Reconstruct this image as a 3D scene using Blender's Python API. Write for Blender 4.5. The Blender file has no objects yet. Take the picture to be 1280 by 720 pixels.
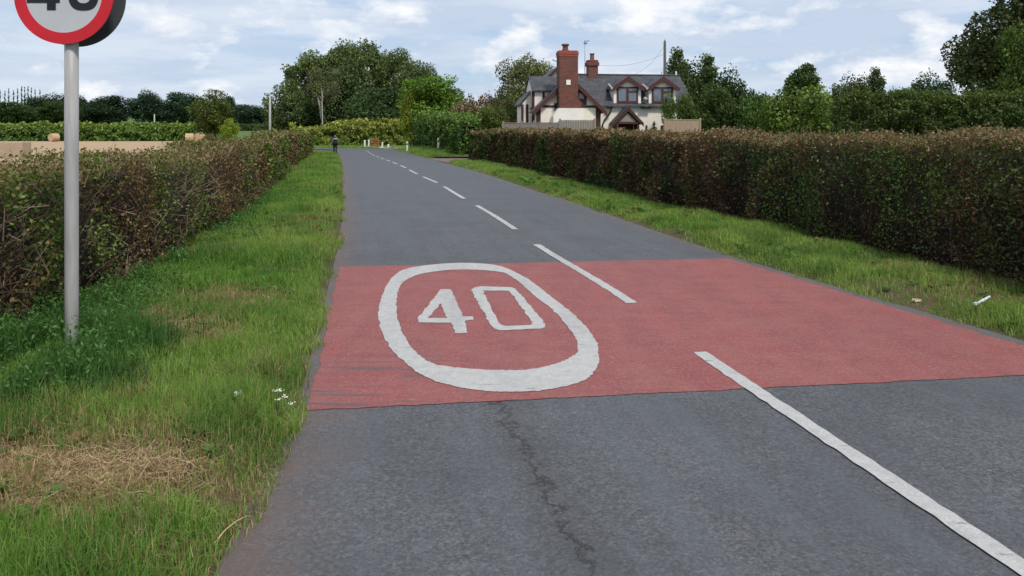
import bpy, bmesh, math, random
import numpy as np
from mathutils import Vector, Matrix, geometry

R = math.radians
SC = bpy.context.scene
COL = SC.collection
RNG = np.random.default_rng(7)
random.seed(7)
EYE, HZ, F = 1.7, 167.0, 1000.0

# ------------------------------------------------------------------ basics
def ss(a, b, x):
    t = np.clip((np.asarray(x, float) - a) / (b - a), 0, 1)
    return t * t * (3 - 2 * t)

def hash3(i, j, k, seed):
    n = (i * 374761393 + j * 668265263 + k * 2147483647 + seed * 974711) & 0xffffffff
    n = ((n ^ (n >> 13)) * 1274126177) & 0xffffffff
    return ((n ^ (n >> 16)) & 0xffff) / 65535.0

def vnoise(P, scale, seed=0):
    p = np.asarray(P, float) * scale
    f = np.floor(p).astype(np.int64); t = p - f; t = t * t * (3 - 2 * t)
    r = 0
    for a in (0, 1):
        for b in (0, 1):
            for c in (0, 1):
                w = (t[:, 0] if a else 1 - t[:, 0]) * (t[:, 1] if b else 1 - t[:, 1]) * (t[:, 2] if c else 1 - t[:, 2])
                r = r + w * hash3(f[:, 0] + a, f[:, 1] + b, f[:, 2] + c, seed)
    return r

def T(X, Y, bank=True):
    """height of the terrain; bank = the raised grass bank right of the road past the driveway"""
    X = np.asarray(X, float); Y = np.asarray(Y, float)
    s = -(X + .235 * np.minimum(Y, 100) + 5)
    L = ss(1, 12, s)
    dip = -.25 * ss(35, 75, Y)
    field = -.12 + .36 * ss(50, 150, Y)
    hill = (4.2 * ss(155, 285, Y)) * (.35 + .65 * L) + (5 + 9 * (1 - ss(-150, 60, X))) * ss(300, 700, Y)
    z = dip * (1 - L) + field * L + hill
    if bank: z = z + .5 * ss(.4, 2.4, X - np.interp(Y, ER_Y, ER_X)) * (1 - ss(6, 9, X - np.interp(Y, ER_Y, ER_X))) * ss(61, 66, Y) * (1 - ss(88, 96, Y))
    return z

def P(px, py, Y):
    return Vector(((px - 640) / F * Y, Y, EYE + (HZ - py) / F * Y))

def G(px, py):
    Y = 20.
    for _ in range(60):
        X = (px - 640) / F * Y
        Y = .5 * Y + .5 * (EYE - float(T(X, Y))) / max((py - HZ) / F, 1e-4)
    return Vector(((px - 640) / F * Y, Y, float(T((px - 640) / F * Y, Y))))

# ------------------------------------------------------------------ objects
def tag(o, label=None, cat=None, group=None, kind=None):
    if label: o['label'] = label
    if cat: o['category'] = cat
    if group: o['group'] = group
    if kind: o['kind'] = kind
    return o

def link(name, me, mat=None, parent=None):
    o = bpy.data.objects.new(name, me); COL.objects.link(o)
    if mat is not None and me is not None and len(me.materials) == 0: me.materials.append(mat)
    if parent: o.parent = parent
    return o

def empty(name, loc, rz=0, label=None, cat=None, group=None):
    o = bpy.data.objects.new(name, None); COL.objects.link(o)
    o.empty_display_size = .2
    o.location = loc; o.rotation_euler = (0, 0, rz)
    return tag(o, label, cat, group)

def arrmesh(name, V, sizes, idx, col=None):
    """V (n,3); faces of equal or mixed sizes; col (n,3)"""
    me = bpy.data.meshes.new(name)
    V = np.ascontiguousarray(V, np.float32)
    me.vertices.add(len(V)); me.vertices.foreach_set('co', V.ravel())
    idx = np.ascontiguousarray(idx, np.int32).ravel()
    sizes = np.ascontiguousarray(sizes, np.int32)
    me.loops.add(len(idx)); me.loops.foreach_set('vertex_index', idx)
    me.polygons.add(len(sizes))
    st = np.concatenate([[0], np.cumsum(sizes)[:-1]]).astype(np.int32)
    me.polygons.foreach_set('loop_start', st)
    me.polygons.foreach_set('loop_total', sizes)
    me.update(calc_edges=True)
    if col is not None:
        at = me.color_attributes.new('Col', 'FLOAT_COLOR', 'POINT')
        c = np.ones((len(V), 4), np.float32); c[:, :3] = col
        at.data.foreach_set('color', c.ravel())
    return me

class MB:
    """collects shapes into one mesh"""
    def __init__(s): s.bm = bmesh.new()
    def box(s, x0, x1, y0, y1, z0, z1, bev=0):
        vs = [s.bm.verts.new(p) for p in ((x0,y0,z0),(x1,y0,z0),(x1,y1,z0),(x0,y1,z0),(x0,y0,z1),(x1,y0,z1),(x1,y1,z1),(x0,y1,z1))]
        fs = [s.bm.faces.new([vs[i] for i in f]) for f in ((0,3,2,1),(4,5,6,7),(0,1,5,4),(1,2,6,5),(2,3,7,6),(3,0,4,7))]
        if bev:
            es = list({e for f in fs for e in f.edges})
            bmesh.ops.bevel(s.bm, geom=es, offset=bev, segments=2, affect='EDGES', profile=.5)
        return s
    def prism(s, pts, d):
        """closed polygon pts (3D) extruded by vector d"""
        d = Vector(d)
        a = [s.bm.verts.new(p) for p in pts]; b = [s.bm.verts.new(Vector(p) + d) for p in pts]
        n = len(pts)
        s.bm.faces.new(a); s.bm.faces.new(b[::-1])
        for i in range(n): s.bm.faces.new((a[i], b[i], b[(i+1) % n], a[(i+1) % n]))
        bmesh.ops.recalc_face_normals(s.bm, faces=s.bm.faces[:])
        return s
    def bar(s, a, b, w, h=None):
        """rectangular bar from a to b"""
        a, b = Vector(a), Vector(b); h = h or w
        d = (b - a).normalized(); up = Vector((0, 0, 1)) if abs(d.z) < .95 else Vector((0, 1, 0))
        x = d.cross(up).normalized() * w / 2; y = x.cross(d).normalized() * h / 2
        return s.prism([a - x - y, a + x - y, a + x + y, a - x + y], b - a)
    def tube(s, pts, rad, n=10, cap=True):
        rings = []
        pts = [Vector(p) for p in pts]
        for i, p in enumerate(pts):
            r = rad[i] if isinstance(rad, (list, tuple)) else rad
            d = (pts[min(i+1, len(pts)-1)] - pts[max(i-1, 0)]).normalized()
            up = Vector((0, 0, 1)) if abs(d.z) < .9 else Vector((0, 1, 0))
            x = d.cross(up).normalized(); y = d.cross(x).normalized()
            rings.append([s.bm.verts.new(p + r * (math.cos(2*math.pi*k/n) * x + math.sin(2*math.pi*k/n) * y)) for k in range(n)])
        for a, b in zip(rings, rings[1:]):
            for k in range(n):
                f = s.bm.faces.new((a[k], a[(k+1) % n], b[(k+1) % n], b[k])); f.smooth = True
        if cap: s.bm.faces.new(rings[0]); s.bm.faces.new(rings[-1][::-1])
        return s
    def lathe(s, prof, n=20, c=(0, 0, 0)):
        rings = [[s.bm.verts.new((c[0] + r*math.cos(2*math.pi*k/n), c[1] + r*math.sin(2*math.pi*k/n), c[2] + z)) for k in range(n)] for r, z in prof]
        for a, b in zip(rings, rings[1:]):
            for k in range(n): s.bm.faces.new((a[k], a[(k+1) % n], b[(k+1) % n], b[k]))
        s.bm.faces.new(rings[0][::-1]); s.bm.faces.new(rings[-1])
        return s
    def ball(s, c, r, sub=2, jit=0, sq=(1, 1, 1)):
        m = Matrix.Translation(c) @ Matrix.Diagonal((r*sq[0], r*sq[1], r*sq[2], 1))
        ret = bmesh.ops.create_icosphere(s.bm, subdivisions=sub, radius=1, matrix=m)
        for v in ret['verts']:
            if jit: v.co += Vector([random.uniform(-jit, jit) for _ in range(3)])
        return s
    def build(s, name, mat, parent=None, smooth=False):
        me = bpy.data.meshes.new(name); bmesh.ops.recalc_face_normals(s.bm, faces=s.bm.faces[:])
        if smooth:
            for f in s.bm.faces: f.smooth = True
        s.bm.to_mesh(me); s.bm.free()
        return link(name, me, mat, parent)

def copy_tree(o, parent=None):
    c = o.copy(); COL.objects.link(c)
    if parent: c.parent = parent
    for ch in [x for x in bpy.data.objects if x.parent == o]: copy_tree(ch, c)
    return c

# ------------------------------------------------------------------ materials
class NT:
    def __init__(s, name):
        s.m = bpy.data.materials.new(name); s.m.use_nodes = True
        s.t = s.m.node_tree; s.t.nodes.clear()
        s.out = s.t.nodes.new('ShaderNodeOutputMaterial')
    def n(s, typ, **kw):
        nd = s.t.nodes.new(typ)
        for k, v in kw.items():
            if k.startswith('i_'):
                key = k[2:]; key = int(key) if key.isdigit() else key.replace('_', ' ')
                if isinstance(v, bpy.types.NodeSocket): s.t.links.new(v, nd.inputs[key])
                else: nd.inputs[key].default_value = v
            else: setattr(nd, k, v)
        return nd
    def l(s, a, b): s.t.links.new(a, b)
    def coord(s, scale=(1, 1, 1), kind='Object', loc=(0, 0, 0)):
        c = s.n('ShaderNodeTexCoord'); m = s.n('ShaderNodeMapping')
        m.inputs['Scale'].default_value = scale; m.inputs['Location'].default_value = loc
        s.l(c.outputs[kind], m.inputs['Vector']); return m.outputs[0]
    def noise(s, vec, scale, detail=4, rough=.55):
        nd = s.n('ShaderNodeTexNoise'); s.l(vec, nd.inputs['Vector'])
        nd.inputs['Scale'].default_value = scale; nd.inputs['Detail'].default_value = detail
        nd.inputs['Roughness'].default_value = rough
        return nd.outputs['Fac']
    def ramp(s, fac, stops, interp='LINEAR'):
        nd = s.n('ShaderNodeValToRGB'); s.l(fac, nd.inputs[0]); cr = nd.color_ramp; cr.interpolation = interp
        while len(cr.elements) < len(stops): cr.elements.new(.5)
        for e, (p, c) in zip(cr.elements, stops):
            e.position = p; c = (c, c, c) if isinstance(c, (int, float)) else c
            e.color = (*c, 1)
        return nd.outputs[0]
    def mix(s, fac, a, b, blend='MIX'):
        nd = s.n('ShaderNodeMix', data_type='RGBA', blend_type=blend)
        for sock, v in ((nd.inputs[0], fac), (nd.inputs[6], a), (nd.inputs[7], b)):
            if isinstance(v, bpy.types.NodeSocket): s.l(v, sock)
            elif isinstance(v, (int, float)): sock.default_value = v
            else: sock.default_value = (*v, 1)
        return nd.outputs[2]
    def math(s, op, a, b=0., c=0.):
        nd = s.n('ShaderNodeMath', operation=op)
        for sock, v in zip(nd.inputs, (a, b, c)):
            if isinstance(v, bpy.types.NodeSocket): s.l(v, sock)
            else: sock.default_value = v
        return nd.outputs[0]
    def sstep(s, x, a, b):
        nd = s.n('ShaderNodeMapRange', interpolation_type='SMOOTHSTEP')
        s.l(x, nd.inputs[0]); nd.inputs[1].default_value = a; nd.inputs[2].default_value = b
        return nd.outputs[0]
    def finish(s, color, rough=.8, bump=None, bstr=.3, bdist=.01, metal=0, spec=.3):
        p = s.n('ShaderNodeBsdfPrincipled')
        if isinstance(color, bpy.types.NodeSocket): s.l(color, p.inputs['Base Color'])
        else: p.inputs['Base Color'].default_value = (*color, 1)
        if isinstance(rough, bpy.types.NodeSocket): s.l(rough, p.inputs['Roughness'])
        else: p.inputs['Roughness'].default_value = rough
        p.inputs['Metallic'].default_value = metal
        p.inputs['Specular IOR Level'].default_value = spec
        if bump is not None:
            b = s.n('ShaderNodeBump'); b.inputs['Strength'].default_value = bstr; b.inputs['Distance'].default_value = bdist
            s.l(bump, b.inputs['Height']); s.l(b.outputs[0], p.inputs['Normal'])
        s.l(p.outputs[0], s.out.inputs[0]); return s.m

def pmat(name, c1, c2=None, scale=8, rough=.8, bstr=.2, bdist=.01, stretch=(1, 1, 1), metal=0, spec=.3):
    t = NT(name); v = t.coord(stretch); nz = t.noise(v, scale, 6, .6)
    c2 = c2 or tuple(x * .7 for x in c1)
    return t.finish(t.ramp(nz, [(.3, c2), (.7, c1)]), rough, nz, bstr, bdist, metal, spec)

def leafmat(name, trans=.28, tint=True):
    t = NT(name)
    a = t.n('ShaderNodeAttribute', attribute_name='Col')
    c = a.outputs['Color']
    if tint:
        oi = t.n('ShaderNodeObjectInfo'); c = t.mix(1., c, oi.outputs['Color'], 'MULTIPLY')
    d = t.n('ShaderNodeBsdfDiffuse'); t.l(c, d.inputs[0])
    tr = t.n('ShaderNodeBsdfTranslucent'); t.l(t.mix(1., c, (1.1, 1.15, .7), 'MULTIPLY'), tr.inputs[0])
    g = t.n('ShaderNodeBsdfGlossy'); g.inputs['Roughness'].default_value = .5; g.inputs[0].default_value = (.8, .85, .9, 1)
    m1 = t.n('ShaderNodeMixShader'); m1.inputs[0].default_value = trans
    t.l(d.outputs[0], m1.inputs[1]); t.l(tr.outputs[0], m1.inputs[2])
    m2 = t.n('ShaderNodeMixShader'); m2.inputs[0].default_value = .02
    t.l(m1.outputs[0], m2.inputs[1]); t.l(g.outputs[0], m2.inputs[2])
    t.l(m2.outputs[0], t.out.inputs[0]); return t.m

M = {}
M['leaf'] = leafmat('leaf_foliage')
M['grass'] = leafmat('grass_blades', .35, False)
M['bark'] = pmat('bark', (.13, .10, .075), (.05, .038, .028), 14, .9, .5, .02, (1, 1, .3))
M['birch'] = pmat('birch_bark', (.6, .58, .52), (.2, .19, .17), 5, .8, .3, .01, (1, 1, 2))
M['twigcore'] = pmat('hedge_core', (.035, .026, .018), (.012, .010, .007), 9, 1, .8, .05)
M['white'] = pmat('white_paint_post', (.75, .75, .73), (.6, .6, .57), 10, .6, .05)
M['galv'] = pmat('grey_painted_steel', (.42, .41, .40), (.31, .30, .29), 5, .45, .06, .004, (6, 6, .6), .0, .4)
M['signred'] = pmat('sign_red', (.62, .018, .03), (.52, .015, .025), 6, .35, .0)
M['signwhite'] = pmat('sign_white', (.52, .53, .56), (.47, .48, .51), 5, .4, .0)
M['signblack'] = pmat('sign_black', (.012, .012, .016), (.02, .02, .024), 6, .4, .0)
M['signback'] = pmat('sign_back_grey', (.075, .08, .085), (.055, .058, .062), 6, .6, .05)
M['render'] = pmat('cream_render', (.86, .79, .70), (.74, .67, .58), 2.5, .9, .3, .01)
M['render2'] = pmat('white_render', (.88, .83, .76), (.78, .73, .66), 2.5, .9, .3, .01)
M['timber'] = pmat('dark_brown_timber', (.075, .032, .026), (.035, .017, .014), 9, .7, .2)
M['redwood'] = pmat('red_brown_joinery', (.10, .032, .028), (.065, .022, .020), 9, .6, .2)
M['glass'] = pmat('window_glass', (.16, .19, .24), (.10, .12, .16), 1.3, .08, 0, spec=.8)
M['black'] = pmat('black_plastic', (.02, .02, .022), (.014, .014, .015), 6, .4, .05)
M['lead'] = pmat('lead_flashing', (.4, .41, .43), (.28, .29, .3), 5, .6, .1)
M['fence'] = pmat('fence_wood', (.40, .29, .21), (.27, .19, .135), 6, .85, .3, .01, (6, 6, .5))
M['fencegrey'] = pmat('weathered_fence_wood', (.30, .26, .22), (.2, .17, .145), 6, .85, .3, .01, (6, 6, .5))
M['pole'] = pmat('wooden_pole', (.12, .11, .10), (.075, .07, .065), 6, .9, .3, .01, (5, 5, .3))
M['palepole'] = pmat('pale_pole', (.42, .42, .41), (.33, .33, .32), 5, .8, .1)
M['metal'] = pmat('aerial_metal', (.3, .3, .31), (.22, .22, .23), 5, .4, .05, metal=.6)
M['straw'] = pmat('straw_bale', (.62, .44, .27), (.42, .28, .16), 9, .95, .8, .05)
M['strawend'] = pmat('straw_stack', (.44, .34, .25), (.33, .25, .18), 6, .95, .6, .05)
M['gateorange'] = pmat('orange_brown_wood', (.33, .13, .06), (.22, .085, .04), 8, .8, .1)
M['skin'] = pmat('skin', (.5, .32, .24), (.42, .26, .2), 10, .6, 0)
M['jacket'] = pmat('grey_blue_cloth', (.16, .18, .22), (.10, .115, .14), 10, .9, .1)
M['trousers'] = pmat('dark_trousers', (.045, .045, .06), (.028, .028, .038), 10, .9, .1)
M['pack'] = pmat('black_cloth', (.012, .012, .016), (.02, .02, .024), 10, .8, .1)
M['stone'] = pmat('pale_stone', (.55, .53, .49), (.38, .36, .33), 6, .9, .4)
M['plastic'] = pmat('pale_plastic', (.68, .74, .74), (.5, .58, .6), 14, .4, .1)
M['litter'] = pmat('orange_litter', (.6, .32, .2), (.7, .62, .52), 30, .6, .1)
M['earth'] = pmat('bare_earth', (.16, .11, .075), (.09, .065, .045), 12, .95, .6, .03)

def brick_mat():
    t = NT('old_red_brick'); c = t.n('ShaderNodeTexCoord'); s = t.n('ShaderNodeSeparateXYZ'); t.l(c.outputs['Object'], s.inputs[0])
    cb = t.n('ShaderNodeCombineXYZ'); t.l(t.math('ADD', s.outputs[0], s.outputs[1]), cb.inputs[0]); t.l(s.outputs[2], cb.inputs[1])
    b = t.n('ShaderNodeTexBrick'); t.l(cb.outputs[0], b.inputs['Vector'])
    b.inputs['Color1'].default_value = (.21, .058, .042, 1); b.inputs['Color2'].default_value = (.115, .038, .032, 1)
    b.inputs['Mortar'].default_value = (.20, .14, .12, 1); b.inputs['Scale'].default_value = 1
    b.inputs['Brick Width'].default_value = .225; b.inputs['Row Height'].default_value = .075; b.inputs['Mortar Size'].default_value = .007
    nz = t.noise(c.outputs['Object'], 2.2, 5)
    col = t.mix(t.ramp(nz, [(.4, 0.), (.7, .55)]), b.outputs[0], (.09, .05, .04))
    return t.finish(col, .9, b.outputs['Fac'], .3, .01)
M['brick'] = brick_mat()
M['brickcap'] = pmat('bright_red_brick', (.36, .095, .06), (.22, .06, .045), 9, .9, .3)
M['pot'] = pmat('clay_pot', (.28, .10, .065), (.09, .05, .045), 5, .8, .2)

def slate_mat():
    t = NT('slate_roof'); c = t.n('ShaderNodeTexCoord'); s = t.n('ShaderNodeSeparateXYZ'); t.l(c.outputs['Object'], s.inputs[0])
    cb = t.n('ShaderNodeCombineXYZ'); t.l(t.math('ADD', s.outputs[0], t.math('MULTIPLY', s.outputs[1], .35)), cb.inputs[0]); t.l(t.math('MULTIPLY', s.outputs[2], 1.6), cb.inputs[1])
    b = t.n('ShaderNodeTexBrick'); t.l(cb.outputs[0], b.inputs['Vector'])
    b.inputs['Color1'].default_value = (.048, .050, .060, 1); b.inputs['Color2'].default_value = (.078, .078, .088, 1)
    b.inputs['Mortar'].default_value = (.03, .03, .034, 1); b.inputs['Scale'].default_value = 1
    b.inputs['Brick Width'].default_value = .3; b.inputs['Row Height'].default_value = .22; b.inputs['Mortar Size'].default_value = .012
    nz = t.noise(c.outputs['Object'], 1.7, 6, .65)
    col = t.mix(t.ramp(nz, [(.5, 0.), (.75, .5)]), b.outputs[0], (.15, .15, .14))
    return t.finish(col, .6, b.outputs['Fac'], .3, .01)
M['slate'] = slate_mat()

def asphalt_base(t, v):
    fine = t.noise(v, 48, 4, .8); mid = t.noise(v, 6, 7, .7); big = t.noise(v, .9, 4, .55)
    c = t.ramp(fine, [(.30, (.022, .023, .025)), (.5, (.086, .088, .095)), (.70, (.23, .23, .232))])
    c = t.mix(.42, c, t.ramp(mid, [(.3, (.058, .059, .064)), (.7, (.112, .115, .124))]))
    vo = t.n('ShaderNodeTexVoronoi'); t.l(v, vo.inputs['Vector']); vo.inputs['Scale'].default_value = 85
    sv = t.n('ShaderNodeSeparateColor'); t.l(vo.outputs['Color'], sv.inputs[0])
    c = t.mix(t.ramp(sv.outputs[0], [(.70, 0.), (.95, .30)]), c, (.22, .215, .21))
    c = t.mix(t.ramp(sv.outputs[1], [(.62, 0.), (.95, .45)]), c, (.026, .026, .028))
    c = t.mix(t.ramp(big, [(.38, 0.), (.62, .5)]), c, (.060, .062, .070))
    return c, fine, mid, big

def road_mat():
    t = NT('asphalt_road')
    uv = t.n('ShaderNodeUVMap').outputs[0]; s = t.n('ShaderNodeSeparateXYZ'); t.l(uv, s.inputs[0])
    u, v = s.outputs[0], s.outputs[1]        # u = metres from the left edge, v = metres along
    o = t.coord(); so = t.n('ShaderNodeSeparateXYZ'); t.l(o, so.inputs[0])
    c, fine, mid, big = asphalt_base(t, o)
    # wheel tracks, polished and bluish, with streaks running along the road
    cb = t.n('ShaderNodeCombineXYZ'); t.l(t.math('MULTIPLY', u, 3.2), cb.inputs[0]); t.l(t.math('MULTIPLY', v, .22), cb.inputs[1])
    streak = t.noise(cb.outputs[0], 1, 4, .6)
    c = t.mix(t.ramp(streak, [(.45, 0.), (.7, .55)]), c, (.100, .111, .126))
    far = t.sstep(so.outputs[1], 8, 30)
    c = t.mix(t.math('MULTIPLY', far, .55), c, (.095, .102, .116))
    # old reddish dust on the near left edge and along both kerbless edges
    wob = t.math('MULTIPLY_ADD', t.noise(o, 3.0, 6, .65), .9, -.45)
    e = t.math('ADD', u, wob)
    dirtL = t.math('SUBTRACT', 1., t.sstep(e, .0, .46))
    ur = t.math('SUBTRACT', 5.6, u)
    dirtR = t.math('SUBTRACT', 1., t.sstep(t.math('ADD', ur, wob), -.15, .3))
    c = t.mix(t.math('MULTIPLY', dirtL, .65), c, (.135, .092, .078))
    c = t.mix(t.math('MULTIPLY', dirtR, .5), c, (.17, .11, .075))
    # one long crack in the near lane
    ck = t.math('ADD', t.math('SUBTRACT', so.outputs[0], t.math('MULTIPLY_ADD', so.outputs[1], -.187, .868)),
                t.math('MULTIPLY_ADD', t.noise(o, 4.5, 7, .78), .5, -.25))
    band = t.math('SUBTRACT', 1., t.sstep(t.math('ABSOLUTE', ck), .006, .021))
    gate = t.math('MULTIPLY', t.sstep(so.outputs[1], 2.4, 3.4), t.math('SUBTRACT', 1., t.sstep(so.outputs[1], 5.0, 5.5)))
    brk = t.ramp(t.noise(o, 7, 3), [(.30, .15), (.42, 1.)])
    crack = t.math('MULTIPLY', t.math('MULTIPLY', band, gate), brk)
    c = t.mix(t.math('MULTIPLY', crack, .97), c, (.022, .018, .015))
    halo = t.math('MULTIPLY', t.math('SUBTRACT', 1., t.sstep(t.math('ABSOLUTE', ck), .02, .2)), gate)
    c = t.mix(t.math('MULTIPLY', halo, .28), c, (.05, .049, .051))
    sp = t.noise(o, 1.7, 6, .7); c = t.mix(t.ramp(sp, [(.60, 0.), (.72, .45)]), c, (.045, .045, .049))
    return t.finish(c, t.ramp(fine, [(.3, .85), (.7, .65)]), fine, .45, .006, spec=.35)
M['road'] = road_mat()

def lane_mat():
    t = NT('pale_tarmac'); o = t.coord(); c, fine, mid, big = asphalt_base(t, o)
    return t.finish(t.mix(.6, c, (.32, .28, .25)), .85, fine, .3, .006)
M['paletar'] = lane_mat()
def drive_mat():
    t = NT('brownish_tarmac'); o = t.coord(); c, fine, mid, big = asphalt_base(t, o)
    return t.finish(t.mix(.6, c, (.22, .15, .12)), .85, fine, .3, .006)
M['drive'] = drive_mat()

def red_mat():
    t = NT('red_antiskid'); o = t.coord(); s = t.n('ShaderNodeSeparateXYZ'); t.l(o, s.inputs[0])
    fine = t.noise(o, 52, 4, .8); big = t.noise(o, 1.1, 5, .6); mid = t.noise(o, 7, 5, .6)
    st = t.noise(t.coord((.35, 9, 1)), 2.2, 5, .65)
    c = t.ramp(fine, [(.30, (.13, .036, .036)), (.52, (.275, .070, .066)), (.72, (.42, .15, .135))])
    c = t.mix(.5, c, t.ramp(st, [(.32, (.215, .054, .052)), (.55, (.290, .078, .073)), (.75, (.34, .112, .102))]))
    c = t.mix(t.ramp(big, [(.4, 0.), (.7, .45)]), c, (.25, .088, .083))
    tk = t.noise(t.coord((2.2, .25, 1), loc=(.3, 0, 0)), 1.5, 4, .6)
    c = t.mix(t.ramp(tk, [(.42, .45), (.6, 0.)]), c, (.19, .062, .062))
    c = t.mix(t.ramp(mid, [(.58, 0.), (.72, .4)]), c, (.17, .075, .073))
    vo = t.n('ShaderNodeTexVoronoi'); t.l(o, vo.inputs['Vector']); vo.inputs['Scale'].default_value = 85
    sv = t.n('ShaderNodeSeparateColor'); t.l(vo.outputs['Color'], sv.inputs[0])
    c = t.mix(t.ramp(sv.outputs[0], [(.7, 0.), (.95, .35)]), c, (.40, .22, .20)); c = t.mix(t.ramp(sv.outputs[1], [(.7, 0.), (.95, .45)]), c, (.12, .05, .05))
    c = t.mix(t.ramp(t.noise(o, 2.6, 6, .7), [(.40, 0.), (.75, .55)]), c, (.29, .125, .115))
    # worn through to the asphalt in thin strips across the road, most of all near the left edge
    w = t.noise(t.coord((.7, 11, 1), loc=(3.1, .6, 0)), 1.4, 6, .62)
    left = t.math('SUBTRACT', 1., t.sstep(s.outputs[0], -.9, .1))
    near = t.math('SUBTRACT', 1., t.sstep(s.outputs[1], 5.0, 7.6))
    thr = t.math('ADD', w, t.math('MULTIPLY', t.math('MULTIPLY', left, near), .125))
    c = t.mix(t.math('MULTIPLY', t.sstep(thr, .655, .71), .8), c, (.10, .085, .092))
    return t.finish(c, .8, fine, .4, .005, spec=.3)
M['red'] = red_mat()

def paint_mat(name='road_paint', wear=.60):
    t = NT(name); o = t.coord(); fine = t.noise(o, 80, 3, .7); mid = t.noise(o, 13, 6, .65)
    c = t.ramp(fine, [(.3, (.36, .35, .34)), (.6, (.48, .47, .455)), (.8, (.56, .55, .53))])
    c = t.mix(t.ramp(mid, [(.42, 0.), (.7, .6)]), c, (.32, .305, .29))
    grit = t.noise(o, 150, 2, .6); c = t.mix(t.ramp(grit, [(.62, 0.), (.70, .55)]), c, (.16, .15, .15))
    tyre = t.noise(t.coord((1.4, .2, 1)), 1.6, 3); c = t.mix(t.ramp(tyre, [(.5, 0.), (.68, .35)]), c, (.22, .21, .205))
    w = t.noise(t.coord((1, 6, 1), loc=(2, .3, 0)), 2.3, 6, .7)
    c = t.mix(t.math('MULTIPLY', t.sstep(w, wear, wear + .07), .75), c, (.14, .115, .115))
    return t.finish(c, .7, fine, .3, .004)
M['paint'] = paint_mat()

def ground_mat():
    t = NT('meadow_ground'); o = t.coord(); a = t.noise(o, .05, 5); b = t.noise(o, 3, 5)
    c = t.mix(t.ramp(a, [(.35, 0.), (.65, 1.)]), (.075, .135, .03), (.10, .155, .04))
    c = t.mix(t.ramp(b, [(.4, 0.), (.7, .5)]), c, (.05, .085, .022))
    return t.finish(c, .95, b, .5, .05)
M['ground'] = ground_mat()
def verge_mat():
    t = NT('verge_soil'); o = t.coord(); a = t.noise(o, 1.6, 5); b = t.noise(o, 25, 5, .7)
    c = t.mix(t.ramp(a, [(.4, 0.), (.6, 1.)]), (.075, .075, .030), (.13, .095, .055))
    c = t.mix(t.ramp(b, [(.4, 0.), (.7, .6)]), c, (.04, .035, .02))
    return t.finish(c, .95, b, .8, .03)
M['verge'] = verge_mat()
def stubble_mat():
    t = NT('stubble'); o = t.coord(); a = t.noise(t.coord((.12, 1.2, 1)), 1.2, 6, .65); b = t.noise(o, 6, 5, .7)
    c = t.ramp(a, [(.3, (.33, .225, .130)), (.7, (.48, .335, .205))])
    c = t.mix(t.ramp(b, [(.45, 0.), (.75, .4)]), c, (.40, .27, .17))
    return t.finish(c, .95, b, .6, .05)
M['stubble'] = stubble_mat()

# ------------------------------------------------------------------ road lines in plan
EL_Y = [-6, 1.5, 3.07, 4.96, 7.62, 10.1, 15, 20.5, 35.4, 50, 68, 84, 92]
EL_X = [.3, -.92, -1.14, -1.35, -1.81, -2.26, -3.2, -4.35, -7.5, -10.7, -14.7, -18.3, -20.2]
ER_Y = [-6, 1.5, 3, 6.5, 10.76, 15, 19.1, 23.3, 31.5, 43, 55, 65, 78, 97]
ER_X = [6.6, 5.35, 4.98, 4.17, 3.1, 2.3, 1.6, .77, -.76, -3.1, -5.4, -7.3, -10.1, -14.4]
CL_Y = [-6, 2.1, 3.1, 6.16, 7.94, 12.14, 14.05, 18.7, 20.7, 25.4, 27.4, 30.9, 43, 51, 68, 93]
CL_X = [3.6, 2.15, 1.98, 1.447, 1.19, .376, .06, -.82, -1.24, -2.16, -2.57, -3.40, -6.0, -7.75, -11.6, -17]
HL_Y = [-6, 2, 6.72, 10.4, 17.3, 35.4, 65, 78]          # foot of the left hedge, road side
HL_X = [-2.7, -3.2, -3.78, -4.22, -5.6, -9.75, -16.4, -19.5]
HR_Y = [-6, 3, 9.04, 13.8, 17.9, 27.9, 40, 57]           # foot of the right hedge, road side
HR_X = [7.7, 6.4, 5.12, 4.24, 3.36, 1.75, -.28, -3.1]
def cub(Y, ys, xs):
    """smooth (Catmull-Rom) interpolation"""
    Y = np.asarray(Y, float); ys = np.array(ys, float); xs = np.array(xs, float)
    m = np.gradient(xs, ys)
    i = np.clip(np.searchsorted(ys, Y) - 1, 0, len(ys) - 2)
    h = ys[i+1] - ys[i]; t = np.clip((Y - ys[i]) / h, 0, 1)
    return ((2*t**3-3*t**2+1)*xs[i] + (t**3-2*t**2+t)*h*m[i] + (-2*t**3+3*t**2)*xs[i+1] + (t**3-t**2)*h*m[i+1])
EL = lambda Y: cub(Y, EL_Y, EL_X)
ER = lambda Y: cub(Y, ER_Y, ER_X)
CL = lambda Y: cub(Y, CL_Y, CL_X)
HL = lambda Y: cub(Y, HL_Y, HL_X)
HR = lambda Y: cub(Y, HR_Y, HR_X)

def grid_mesh(name, A, mat, uv=None, parent=None, smooth=True):
    """A (n,m,3) grid of points"""
    n, m, _ = A.shape
    i, j = np.meshgrid(np.arange(n-1), np.arange(m-1), indexing='ij')
    q = np.stack([i*m+j, i*m+j+1, (i+1)*m+j+1, (i+1)*m+j], -1).reshape(-1, 4)
    me = arrmesh(name, A.reshape(-1, 3), np.full(len(q), 4), q)
    if smooth: me.polygons.foreach_set('use_smooth', np.ones(len(q), bool))
    if uv is not None:
        l = me.uv_layers.new(name='UVMap'); l.data.foreach_set('uv', uv.reshape(-1, 2)[q.ravel()].astype(np.float32).ravel())
    me.update()
    o = link(name, me, mat, parent)
    return o

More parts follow.
